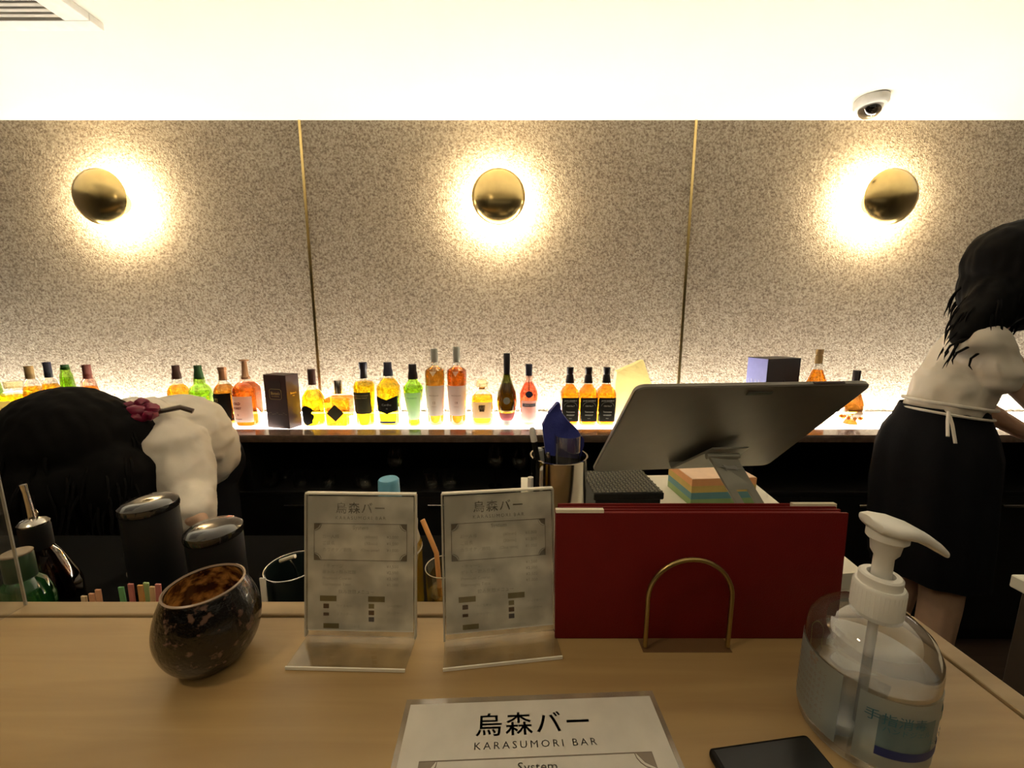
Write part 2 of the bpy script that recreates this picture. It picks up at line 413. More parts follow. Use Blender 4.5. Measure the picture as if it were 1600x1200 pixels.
def front(prof, sec, x, z, off=.0006):
    r = hw_at(prof, z) ; p, dr = sec; q = min(abs(x) / r, .999)
    return -(r * dr * (1 - q ** p) ** (1 / p)) - off
def patch(prof, sec, fn, nx=14, nz=8, off=.0006):
    """a label: fn(s,t) gives x,z; it hugs the front of the bottle"""
    b = tobm(); g = []
    for j in range(nz + 1):
        row = []
        for i in range(nx + 1):
            x, z = fn(i / nx, j / nz); m_ = hw_at(prof, z) * .97; x = max(-m_, min(m_, x)); row.append(b.verts.new((x, front(prof, sec, x, z, off), z)))
        g.append(row)
    for j in range(nz):
        for i in range(nx):
            try: b.faces.new((g[j][i], g[j][i + 1], g[j + 1][i + 1], g[j + 1][i]))
            except Exception: pass
    bmesh.ops.remove_doubles(b, verts=b.verts, dist=.00002)
    return b
def hug(me, prof, sec, cx, cz, off=.0011):
    for v_ in me.vertices:
        x, z = v_.co.x + cx, v_.co.z + cz; v_.co = (x, front(prof, sec, x, z, off), z)
    return me
def rectf(w_, z0, z1, cx=0): return lambda s, t: (cx + (2 * s - 1) * w_, z0 + t * (z1 - z0))
def ovalf(w_, z0, z1, cx=0):
    return lambda s, t: (cx + (2 * s - 1) * w_ * math.sqrt(max(0, 1 - (2 * t - 1) ** 2)), z0 + t * (z1 - z0))
def diaf(w_, z0, z1, cx=0): return lambda s, t: (cx + (2 * s - 1) * w_ * (1 - abs(2 * t - 1)), z0 + t * (z1 - z0))
def chevf(w_, z0, z1, k): return lambda s, t: ((2 * s - 1) * w_, z0 + t * (z1 - z0) - k * (1 - abs(2 * s - 1)))
def taperf(w0, w1, z0, z1): return lambda s, t: ((2 * s - 1) * (w0 + (w1 - w0) * t), z0 + t * (z1 - z0))
def jagf(w_, z0, z1, cx, seed):
    def f(s, t):
        e = .78 + .22 * noise.noise(Vector((seed, t * 7, s * 2))) * 1.6 + .15
        rnd = (1 - abs(2 * t - 1) ** 4) ** .5 * .9 + .1
        return (cx + (2 * s - 1) * w_ * e * rnd, z0 + t * (z1 - z0))
    return f
def letters(items, prof, sec, m, parent, name='lettering', off=.0012):
    b = tobm()
    for body, size, cx, cz, *k in items:
        me = textmesh(body, size, xs=k[0] if k else 1.0, bold=(k[1] if len(k) > 1 else 0))
        addmesh(b, hug(me, prof, sec, cx, cz, off))
    return obj(name, b, m, parent, False)
def bottle(u, vtop, body, label, glass='clear', spirit=None, fill=None, capv=None, capm=None, capw=None, sec=(2, 1),
           Y=1.60, tilt=0, group='spirit bottles on the backlit shelf', name='whisky_bottle', capname='cap', capprof=None, Z=SZ):
    """body: list of (v, half width in pixels) from shoulder top down to base, measured in the photograph"""
    x = at(u, 640, Y).x
    rnd = math.sqrt(1 + ((u - 800) / 600) ** 2) if sec[0] < 3 else 1
    k = pxm(640, Y) / rnd
    zof = lambda vv: max(0, at(u, vv, Y).z - Z)
    prof = [(h * k, zof(vv)) for vv, h in body][::-1]
    prof[0] = (prof[0][0], 0)
    t = thing(name, label, 'bottle', (x, Y, Z + .0004), tilt, group)
    p2 = [(prof[0][0] * .9, 0)] + [(r, max(z, .0025) if i == 0 else z) for i, (r, z) in enumerate(prof)]
    n = 40 if sec[0] > 3 else 28
    obj('bottle_glass', lathe(tobm(), p2, n, sec=sec), GLASS[glass], t)
    if spirit:
        zf = zof(fill) if fill else prof[-1][1] * .97
        q = [(r * .93, max(z, .006)) for r, z in prof if z < zf] + [(hw_at(prof, zf) * .93, zf)]
        obj('liquid', lathe(tobm(), q, n, sec=sec), SPIRIT[spirit], t)
    zt = zof(vtop)
    if capm:
        zc = zof(capv); cw = (capw or 5) * k
        cp = capprof(cw, zc, zt) if capprof else [(cw, zc), (cw, zt - .002), (cw * .93, zt)]
        obj(capname, lathe(tobm(), cp, 24), capm, t)
    return t, prof, sec, zof, k
M_capdark = mat('dark_brown_cap', (.05, .015, .012), .4); M_capgreen = mat('dark_green_cap', (.02, .075, .018), .4)
M_capblack = mat('black_cap', (.012, .009, .012), .35); M_capcopper = mat('copper_cap', (.42, .22, .11), .35, .4)
M_capgold = mat('gold_cap', (.40, .27, .12), .35, .4); M_capred = mat('red_brown_cap', (.16, .05, .04), .4)
M_capnavy = mat('navy_cap', (.02, .02, .045), .4); M_capglass = clear('stopper_glass', (.98, .93, .74), .2, milk=.25, milkcol=(1, .9, .6))
flare = lambda w_, a, b_: [(w_ * 1.25, a), (w_ * 1.2, a + (b_ - a) * .35), (w_, a + (b_ - a) * .55), (w_, b_ - .002), (w_ * .92, b_)]
ROUND = [(598, 8), (604, 10), (610, 17), (617, 19.5), (660, 17), (665, 16)]

def r_body(neck, sh, hwid, base=666, slope=7, nv=None):
    """neck width, shoulder v, body half width"""
    nv = nv or sh - slope
    return [(nv - 8, neck), (nv, neck * 1.05), (nv + slope * .5, neck + (hwid - neck) * .5), (sh, hwid * .93), (sh + 6, hwid), (base - 3, hwid * .98), (base, hwid * .9)]

# --- the five behind the bending bartender and the one at the frame's edge
t, pr, sc, zo, k = bottle(-3, 571, r_body(7, 612, 16, nv=590), 'green bottle at the far left end, cut by the frame', 'green', 'green', 602, 592, M_capdark, 6, capprof=flare)
obj('label', patch(pr, sc, rectf(.030, zo(662), zo(616))), L_pgreen, t)
t, pr, sc, zo, k = bottle(29, 596, [(604, 8), (611, 9), (615, 18), (622, 20), (662, 19), (666, 17)], 'squat faceted bottle with a pale cream label beside the green one at far left', 'clear', 'yellow', 618, 606, M_capglass, 10, sec=(4, .8), name='whisky_bottle')
obj('label', patch(pr, sc, rectf(.030, zo(658), zo(624))), L_cream, t)
letters([('響', .032, 0, zo(640))], pr, sc, M_ink, t)
t, pr, sc, zo, k = bottle(57, 572, r_body(8, 608, 17, nv=592), 'amber bottle with a dull gold cap, third from the left end', 'clear', 'amber', 604, 592, M_capgold, 8)
t, pr, sc, zo, k = bottle(86, 566, r_body(7, 606, 17, nv=590), 'amber bottle with the tall navy cap, behind the bent head', 'clear', 'amber', 600, 590, M_capnavy, 7)
t, pr, sc, zo, k = bottle(113, 570, r_body(8, 600, 13, nv=582), 'green bottle with a short black cap, peeking over the bent head', 'green', 'green', 590, 578, M_capgreen, 7)
t, pr, sc, zo, k = bottle(146, 570, r_body(8, 608, 16, nv=592), 'bottle with rosy spirit and red-brown cap, right of the bent head', 'rose', 'amber', 604, 592, M_capred, 7.5)
# --- between the bartender and the brown box
t, pr, sc, zo, k = bottle(283, 571, [(590, 9), (600, 9.5), (604, 15), (610, 19), (618, 19.5), (660, 17), (665, 16)], 'amber bottle with dark brown cap and a cream label of two black brush characters', 'clear', 'amber', 602, 592, M_capdark, 6.5, capprof=flare)
lb = obj('label', patch(pr, sc, rectf(17 * k, zo(658), zo(622))), L_cream, t)
letters([('山', .022, 5 * k, zo(629), 1, .0006), ('崎', .022, 8 * k, zo(641), 1, .0006)], pr, sc, M_ink, lb)
t, pr, sc, zo, k = bottle(317, 571, [(590, 9), (600, 9.5), (604, 15), (610, 19), (618, 19.5), (660, 17.5), (665, 16)], 'green bottle with a green cap and pale label of two black brush characters', 'green', 'green', 612, 592, M_capgreen, 6.5, capprof=flare)
lb = obj('label', patch(pr, sc, rectf(17 * k, zo(659), zo(618))), L_pgreen, t)
letters([('白', .022, 3 * k, zo(628), 1, .0006), ('州', .022, 4 * k, zo(641), 1, .0006)], pr, sc, M_ink, lb)
t, pr, sc, zo, k = bottle(354, 574, [(592, 7), (598, 8), (604, 15), (610, 18), (618, 18.5), (661, 16.5), (665, 15.5)], 'dark amber bottle with a copper cap and a black label lettered in gold', 'clear', 'brown', 601, 594, M_capcopper, 7, capprof=lambda w_, a, b_: [(w_, a), (w_ * .9, a + .012), (w_ * .9, b_ - .014), (w_ * 1.05, b_ - .013), (w_ * 1.05, b_)])
lb = obj('label', patch(pr, sc, rectf(16.5 * k, zo(656), zo(613))), L_black, t)
letters([('竹', .018, -4 * k, zo(623)), ('鶴', .018, -3.5 * k, zo(635))], pr, sc, M_gold, lb)
t, pr, sc, zo, k = bottle(389, 562, [(590, 7), (596, 8), (599, 13), (606, 18), (613, 18.5), (662, 18), (666, 17)], 'reddish bourbon bottle with a long thin brown pourer and white label', 'clear', 'red', 598, 592, M_capcopper, 3.5, sec=(3, .9), capname='pourer',
    capprof=lambda w_, a, b_: [(w_ * 1.8, a), (w_ * 1.8, a + .008), (w_ * 1.3, a + .014), (w_, b_ - .008), (w_ * 1.9, b_ - .006), (w_ * 1.9, b_)])
lb = obj('label', patch(pr, sc, rectf(15 * k, zo(656), zo(617))), L_white, t)
letters([('OLD', .014, -6 * k, zo(628), 1, .0008), ('FOREST', .012, -6 * k, zo(635), .8, .0006), ('8', .012, -6 * k, zo(645)), ('———', .012, -6 * k, zo(651), .8, .0006)], pr, sc, mat('brown_ink', (.16, .05, .05), .7), lb)

# brown gift box, one corner towards the room
X = at(452, 660, 1.530)
t = thing('gift_box', 'tall dark brown gift box with a gold script plate, standing corner-on', 'box', (X.x, 1.530, SZ + .0004), math.radians(-15))
bw, bd, bh = .112, .066, at(452, 585, 1.56).z - SZ
obj('box_body', box(tobm(), -bw, 0, 0, bd, 0, bh, .0012, 1), mat('brown_card', (.045, .013, .010), .45, var=.25, scale=14), t, False)
b = tobm(); prism(b, [(p[0], p[1]) for p in [(-.085, .125), (-.079, .131), (-.031, .131), (-.025, .125), (-.025, .095), (-.031, .089), (-.079, .089), (-.085, .095)]], -.0014, -.0003, T(-.001, 0, bh - .19 + .035)); pl = obj('name_plate', b, mat('dark_plate', (.03, .012, .01), .5), t, False)
b = tobm(); cz_ = bh - .155
tube(b, [(-.086, -.0016, cz_ + .09), (-.080, -.0016, cz_ + .096), (-.032, -.0016, cz_ + .096), (-.026, -.0016, cz_ + .09), (-.026, -.0016, cz_ + .06), (-.032, -.0016, cz_ + .054), (-.080, -.0016, cz_ + .054), (-.086, -.0016, cz_ + .06), (-.086, -.0016, cz_ + .09)], .0005, 5)
obj('plate_line', b, M_gold, pl)
b = tobm(); addmesh(b, textmesh("Blanton's", .017, xs=.72, bold=.0002), T(-.056, -.002, cz_ + .078)); addmesh(b, textmesh('THE ORIGINAL', .006), T(-.056, -.002, cz_ + .066))
obj('lettering', b, M_gold, pl, False)
b = tobm(); RZ = Matrix.Rotation(PI / 2, 4, 'Z'); addmesh(b, textmesh("Blanton's", .012, xs=.7), T(.0006, bd * .5, cz_ + .078) @ RZ); addmesh(b, textmesh('THE', .006), T(.0006, bd * .5, cz_ + .066) @ RZ)
obj('side_lettering', b, M_gold, t, False)
b = tobm()
for i in range(9): addmesh(b, textmesh('~', .018), T(-.10 + i * .011, -.0006, .062 + .004 * math.sin(i * 2)))
obj('horse_line', b, mat('faint_gold', (.2, .15, .08), .5), t, False)

t, pr, sc, zo, k = bottle(491, 577, [(600, 7.5), (607, 8), (612, 13), (620, 18.5), (630, 19.5), (662, 18), (667, 14)], 'rounded golden bottle with dark cap and jagged black label, right of the brown box', 'clear', 'yellow', 610, 601, M_capdark, 6.3)
obj('label', patch(pr, sc, jagf(12.5 * k, zo(661), zo(631), -5 * k, 3)), L_black, t)
t, pr, sc, zo, k = bottle(531, 594, [(614, 8), (616, 9), (619, 17), (622, 19), (664, 18), (668, 17)], 'square cut-glass decanter bottle with silver stopper and diamond-shaped label', 'clear', 'orange', 620, 615, M_steel, 6, sec=(7, .9), capname='stopper')
obj('label', patch(pr, sc, diaf(13.5 * k, zo(655), zo(629)), 12, 12), L_olive, t)
b = tobm()
for i in range(-3, 4):      # diagonal cuts in the glass
    for s in (-1, 1):
        pts = [(i * .012 + s * q * .02, front(pr, sc, max(-.04, min(.04, i * .012 + s * q * .02)), .008 + q * .035, .0003), .008 + q * .035) for q in (0, .5, 1)]
        if all(abs(p[0]) < 17 * k for p in pts): tube(b, pts, .0006, 5)
obj('cut_pattern', b, GLASS['clear'], t)
t, pr, sc, zo, k = bottle(571, 566, [(590, 6), (594, 6.5), (597, 15), (602, 17.5), (610, 17.5), (655, 15), (661, 15)], 'straight golden bottle with black cap and plain olive-black rectangular label', 'clear', 'yellow', 597, 591, M_capnavy, 6.2, capprof=lambda w_, a, b_: [(w_ * .92, a), (w_ * .92, a + (b_ - a) * .55), (w_ * 1.06, a + (b_ - a) * .6), (w_ * 1.06, b_)])
lb = obj('label', patch(pr, sc, rectf(13.5 * k, zo(644), zo(611))), L_olive, t)
letters([('SCOTCH WHISKY', .007, 0, zo(616)), ('SINGLE MALT', .008, 0, zo(619.5))], pr, sc, M_gold, lb)
t, pr, sc, zo, k = bottle(609, 566, [(587, 7), (591, 8), (598, 14), (604, 17.5), (612, 17.5), (656, 16), (661, 15.5)], 'golden bottle with a broad black chevron label', 'clear', 'yellow', 592, 587, M_capnavy, 6, capprof=flare, sec=(3.4, .85))
lb = obj('label', patch(pr, sc, chevf(17 * k, zo(638), zo(616), .018)), L_black, t)
letters([('Cardhu', .013, 0, zo(630)), ('15', .008, 0, zo(636))], pr, sc, L_jdtext, lb)
obj('foot_label', patch(pr, sc, rectf(12 * k, zo(658.5), zo(655))), M_capnavy, t)
t, pr, sc, zo, k = bottle(647, 569, [(590, 6.5), (595, 7.5), (601, 13), (606, 15.5), (612, 15), (630, 12.5), (655, 9), (658, 9.5), (662, 10)], 'green bottle with black cap and narrow waist, pale tapering label', 'green', 'green', 604, 592, M_capblack, 6.2, capprof=flare)
lb = obj('label', patch(pr, sc, taperf(8.6 * k, 14 * k, zo(654), zo(612))), L_pgreen, t)
letters([('Glenfiddich', .0095, 0, zo(620))], pr, sc, mat('green_ink', (.12, .22, .16), .7), lb)
for u, age, sp, where in ((681, '12', 'brown', 'tall clear-necked bottle with white label reading 12 and brown spirit'), (715, '18', 'red', 'tall clear-necked bottle with white label reading 18 and redder spirit')):
    t, pr, sc, zo, k = bottle(u, 545 if u < 700 else 542, [(565, 5.5), (572, 6), (574, 9), (578, 15), (585, 15.8), (645, 13.5), (658, 13), (662, 12)], where, 'clear', sp, 575, 566, L_grey, 5.4)
    lb = obj('label', patch(pr, sc, taperf(13 * k, 15.4 * k, zo(647), zo(601))), paper('grey_white_label', (.80, .79, .76), .12), t)
    letters([('MACALLAN', .0075, 0, zo(616)), (age, .014, 0, zo(627)), ('YEARS OLD', .004, 0, zo(633))], pr, sc, M_inkfaint, lb)
    obj('neck_label', patch(pr, sc, lambda s, t_: ((2 * s - 1) * 5 * k * max(.04, t_), zo(587) + t_ * (zo(579) - zo(587)))), L_white, t)
t, pr, sc, zo, k = bottle(754, 593, [(605, 6), (610, 7), (614, 13), (618, 16), (624, 17), (658, 17), (664, 15)], 'squat faceted bottle with glass stopper and black brush mark, right of the two tall ones', 'clear', 'amber', 618, 608, M_capglass, 9, sec=(4, .85), capname='stopper',
    capprof=lambda w_, a, b_: [(w_ * .6, a), (w_ * .6, a + .004), (w_, a + .010), (w_ * 1.1, a + (b_ - a) * .7), (w_ * .8, b_)])
obj('neck_band', patch(pr, sc, rectf(5 * k, zo(607.5), zo(604), 0), 6, 3), mat('rust_band', (.45, .15, .06), .6), t)
lb = obj('label', patch(pr, sc, rectf(14.5 * k, zo(650), zo(626))), L_white, t)
letters([('響', .030, 0, zo(636), 1, .0006)], pr, sc, M_ink, lb)
t, pr, sc, zo, k = bottle(792, 552, [(584, 5), (590, 6), (600, 9), (612, 14), (625, 15.6), (638, 15), (652, 11), (658, 7.5), (664, 7)], 'dark green cognac bottle with tall black neck and round silver medal', 'dgreen', 'deep', 600, 585, M_capblack, 5, name='cognac_bottle')
md = obj('medal', patch(pr, sc, ovalf(5.2 * k, zo(629), zo(618), 0), 12, 12, .0015), mat('silver_medal', (.6, .66, .62), .3, .8), t)
obj('label', patch(pr, sc, taperf(10.5 * k, 14 * k, zo(655), zo(643))), mat('dark_red_label', (.25, .02, .02), .6), t)
obj('band', patch(pr, sc, rectf(13.5 * k, zo(641.5), zo(639)), 12, 2), M_gold, t)
t, pr, sc, zo, k = bottle(826, 569, [(586, 5.5), (597, 6), (602, 9), (610, 13), (616, 14.6), (654, 13.5), (660, 11), (664, 10)], 'rosy cognac bottle with a hanging round seal and white label', 'rose', 'rosy', 598, 587, M_capnavy, 5.2, name='cognac_bottle')
b = tobm(); tube(b, [(0, front(pr, sc, 0, zo(v_), .0015), zo(v_)) for v_ in (587, 592, 598, 603, 608)], .0011, 6); sl = obj('ribbon', b, L_black, t)
obj('seal', patch(pr, sc, ovalf(5.5 * k, zo(619), zo(609), 0), 12, 12, .002), mat('navy_seal', (.02, .02, .07), .5), t)
lb = obj('label', patch(pr, sc, rectf(11.5 * k, zo(657), zo(624))), L_white, t)
br = obj('name_bar', patch(pr, sc, rectf(10 * k, zo(633), zo(628), 0), 12, 2, .0011), mat('slate_bar', (.09, .09, .12), .6), lb)
letters([('MARTELL', .009, 0, zo(630.5))], pr, sc, L_cream, lb, off=.0018)
JL = ['leftmost of three matching square bottles with black labels, behind the blue pouch', 'middle one of three matching square bottles with black labels', 'rightmost of three matching square bottles with black labels, its label nearest the tablet']
for i, u in enumerate((889.5, 918, 946)):
    t, pr, sc, zo, k = bottle(u, 574, [(598, 6), (603, 7), (609, 13), (615, 14.3), (622, 14.3), (660, 13.5), (664, 13)], JL[i], 'clear', 'orange', 601, 598, M_capblack, 5.4, sec=(5, .92), group='three square whiskey bottles',
        capprof=lambda w_, a, b_: [(w_ * 1.25, a), (w_ * 1.1, a + (b_ - a) * .3), (w_ * .9, a + (b_ - a) * .55), (w_, a + (b_ - a) * .58), (w_, b_)])
    lb = obj('label', patch(pr, sc, rectf(13.2 * k, zo(656), zo(619.5))), L_jd, t)
    letters([("JACK DANIEL'S", .0078, 0, zo(624), 1, .0003), ('Old No.7', .0085, 0, zo(632), 1, .0002), ('Tennessee', .0085, 0, zo(641), 1, .0002), ('WHISKEY', .008, 0, zo(646), 1, .0002), ('MASH', .0045, 0, zo(651))], pr, sc, L_jdtext, lb)
    b = tobm(); tube(b, [(9.5 * k * math.cos(a), front(pr, sc, 9.5 * k * math.cos(a), zo(632) + .018 * math.sin(a), .0015), zo(632) + .018 * math.sin(a)) for a in [PI * q / 12 for q in range(13)]], .0004, 5)
    obj('arch_line', b, L_jdtext, lb)

# pale paper bag behind the tablet
b = tobm(); Yb = 1.66
pts = [at(u, v_, Yb) for u, v_ in ((955, 664), (962, 580), (985, 570), (1003, 562), (1012, 590), (1022, 612), (1024, 664))]
prism(b, [(p.x, max(p.z, SZ + .001)) for p in pts], Yb - .02, Yb + .02)
bmesh.ops.triangulate(b, faces=b.faces); bmesh.ops.subdivide_edges(b, edges=b.edges, cuts=3, use_grid_fill=True)
for v_ in b.verts:
    v_.co.y += .010 * noise.noise(v_.co * 30)
tag(obj('paper_bag', b, paper('thin_yellow_paper', (.86, .80, .52), .6), None, False), 'crumpled pale yellow paper bag glowing behind the upper left corner of the tablet', 'bag')
# little things over the tablet's top edge
t, pr, sc, zo, k = bottle(1035, 601, [(607, 9), (612, 11), (616, 15), (660, 15), (665, 14)], 'small bottle with a wide grey cap above the tablet, left of the red bow', 'clear', 'amber', 612, 608, L_grey, 11, name='small_bottle')
X = at(1066, 606, 1.6)
t = thing('wrapped_jar', 'small white jar with a red ribbon bow peeking over the tablet', 'jar', (X.x, 1.6, SZ + .0004))
obj('jar_body', lathe(tobm(), [(.030, 0), (.034, .01), (.034, .125), (.022, .14)], 28), M_white, t)
b = tobm()
for s in (-1, 1):
    tube(b, [(0, 0, .146), (s * .02, -.004, .155), (s * .034, 0, .150), (s * .03, .004, .143), (0, 0, .144)], .004, 8)
obj('ribbon_bow', b, mat('red_ribbon', (.5, .05, .06), .6), t)
# blue and black carton
X = at(1185, 660, 1.56)
t = thing('carton', 'blue and black carton with thin silver lines, standing behind the tablet', 'box', (X.x, 1.535, SZ + .0004), math.radians(14))
ch = at(1185, 560, 1.56).z - SZ
obj('box_body', box(tobm(), 0, .165, 0, .10, 0, ch, .001, 1), mat('black_card', (.012, .011, .016), .4), t, False)
obj('blue_side', box(tobm(), -.0012, -.0002, .002, .098, .002, ch - .002), mat('blue_card', (.16, .17, .42), .4), t, False, 'periwinkle blue side with silver lines')
b = tobm()
for i in range(4): tube(b, [(-.0018, .09 - i * .018, .07 + .13), (-.0018, .045 - i * .010, .07)], .0005, 4)
obj('silver_lines', b, mat('silver_ink', (.8, .8, .85), .3, .5), t)
b = tobm(); tube(b, [(.03, -.0006, .12), (.085, -.0006, .205), (.14, -.0006, .12)], .0006, 4); tube(b, [(.045, -.0006, .12), (.085, -.0006, .18), (.125, -.0006, .12)], .0004, 4)
obj('triangle_line', b, mat('dull_silver_ink', (.12, .12, .13), .4), t)
obj('gold_dot', lathe(tobm(), [(.006, 0), (.006, .0006)], 20, mx=T(.085, -.0002, .165) @ Matrix.Rotation(PI / 2, 4, 'X')), M_gold, t)
# cognacs on the right
t, pr, sc, zo, k = bottle(1270, 546, [(566, 6), (574, 7), (586, 12), (600, 19), (615, 24), (640, 25), (660, 20), (665, 14)], 'orange cognac bottle with a gold-brown cap behind the tablet', 'clear', 'orange', 578, 568, M_capgold, 6.3, name='cognac_bottle', capprof=lambda w_, a, b_: [(w_, a), (w_, a + (b_ - a) * .55), (w_ * .85, a + (b_ - a) * .57), (w_ * .85, a + (b_ - a) * .62), (w_, a + (b_ - a) * .64), (w_, b_)])
obj('seal', patch(pr, sc, ovalf(7 * k, zo(606), zo(596), 4 * k), 12, 12, .0015), L_black, t)
t, pr, sc, zo, k = bottle(1331, 579, [(600, 7), (606, 8), (614, 11), (622, 15), (632, 19), (645, 19), (652, 13), (655, 9), (659, 13)], 'ornate brown cognac decanter with an oval beige label, under the tablet corner', 'clear', 'deep', 612, 600, M_capblack, 6.6, name='cognac_bottle')
obj('label', patch(pr, sc, ovalf(10 * k, zo(652), zo(640), 0), 12, 12, .0012), L_cream, t)
b = tobm()
for i in range(10):
    a = 2 * PI * i / 10; ico(b, (.034 * math.cos(a), .034 * math.sin(a), zo(652)), .007, 2)
obj('grape_collar', b, SPIRIT['deep'], t)
t, pr, sc, zo, k = bottle(1445, 585, r_body(7, 618, 17, nv=604), 'amber bottle standing behind the right bartender', 'clear', 'amber', 610, 604, M_capblack, 6.5)

# glasses in the dark niche
def wine_glass(u, top, foot, Y=1.52):
    p = at(u, foot, Y); h = at(u, top, Y).z - .705; r = .034
    t = thing('wine_glass', '', 'glass', (p.x, Y, .7054), 0, 'glasses in the dark niche under the shelf')
    obj('bowl', lathe(tobm(), [(.003, h * .42), (r * .7, h * .5), (r, h * .66), (r * .95, h * .82), (r * .8, h), (r * .77, h), (r * .92, h * .82), (r * .96, h * .66), (r * .65, h * .52), (.001, h * .44)], 28, cap0=False, cap1=False), M_clear, t)
    obj('stem', lathe(tobm(), [(.0035, .004), (.003, h * .2), (.004, h * .43)], 12), M_clear, t)
    obj('foot', lathe(tobm(), [(.030, 0), (.030, .002), (.004, .006)], 28), M_clear, t)
    return t
def tumbler(u, top, foot, Y=1.52, r=.034):
    p = at(u, foot, Y); h = at(u, top, Y).z - .705
    t = lathe(tobm(), [(r * .85, 0), (r, h), (r * .95, h), (r * .8, .010), (.001, .008)], 28, cap1=False)
    o = obj('tumbler', t, M_clear); o.location = (p.x, Y, .7054); tag(o, '', 'glass', 'glasses in the dark niche under the shelf'); return o
wine_glass(774, 697, 761)['label'] = 'wine glass in the niche, left of the pen cup'
wine_glass(812, 700, 761)['label'] = 'wine glass in the niche, directly beside the pen cup'
wine_glass(620, 700, 761)['label'] = 'wine glass in the niche behind the blue bottle cap'
tumbler(703, 736, 764)['label'] = 'tumbler in the niche between the two menu stands, right-hand one'
tumbler(674, 736, 764)['label'] = 'tumbler in the niche between the two menu stands, left-hand one'
tumbler(569, 742, 764)['label'] = 'low tumbler in the niche left of the blue bottle cap'
tumbler(513, 742, 764)['label'] = 'low tumbler in the niche above the left menu stand corner'
tumbler(470, 735, 764, r=.03)['label'] = 'tumbler at the right end of the four left niche glasses'
tumbler(448, 735, 764, 1.60, r=.03)['label'] = 'tumbler half hidden behind the others in the left part of the niche'
tumbler(425, 735, 764, r=.03)['label'] = 'tumbler in the niche nearest the bending bartender'

# ------------------------------------------------------------------ counter-top things
CT = 1.0504
# speckled brown glass bowl
t = thing('glass_bowl', 'round dark brown speckled glass bowl with crumpled amber glass look inside', 'bowl', (-.289, .328, CT))
R = [(.91 * r_, .91 * z_) for r_, z_ in [(.022, 0), (.030, .004), (.040, .018), (.0455, .036), (.0455, .052), (.041, .070), (.0345, .085), (.0335, .0865), (.0325, .085), (.038, .070), (.0425, .052), (.0425, .036), (.036, .018), (.020, .010)]]
m = mat('speckled_brown_glass', (.018, .0055, .0035), .22, var=.95, scale=130, bump=.6, bscale=140, coat=.5)
for n_ in m.node_tree.nodes:
    if n_.type == 'VALTORGB': e_ = n_.color_ramp.elements; e_[0].position = .56; e_[1].position = .66; e_[1].color = (.13, .075, .055, 1)
def spl(P_, n=4):
    o_ = []
    for i in range(len(P_) - 1):
        p0, p1, p2, p3 = P_[max(i - 1, 0)], P_[i], P_[i + 1], P_[min(i + 2, len(P_) - 1)]
        for q in range(n):
            u = q / n; o_.append(tuple(.5 * (2 * p1[c] + (p2[c] - p0[c]) * u + (2 * p0[c] - 5 * p1[c] + 4 * p2[c] - p3[c]) * u * u + (3 * p1[c] - p0[c] - 3 * p2[c] + p3[c]) * u ** 3) for c in (0, 1)))
    return o_ + [P_[-1]]
obj('bowl_shell', lathe(tobm(), spl(R[:7]), 56, cap1=False), m, t)
obj('rim', lathe(tobm(), [(.0314, .0774), (.0320, .0787), (.0305, .0796), (.0296, .0778)], 56, cap0=False, cap1=False), mat('pale_rim', (.30, .22, .16), .25), t)
obj('inner_wall', lathe(tobm(), spl([(r - .0005, z) for r, z in R[8:]]), 56, cap0=False), mat('amber_mottled_glass', (.42, .16, .03), .12, var=1.0, scale=90, bump=1.0, bscale=120, coat=1), t)
for n_ in MATS['amber_mottled_glass'].node_tree.nodes:
    if n_.type == 'VALTORGB': e_ = n_.color_ramp.elements; e_[0].position = .42; e_[0].color = (.06, .012, .004, 1); e_[1].position = .62; e_[1].color = (.80, .40, .10, 1)

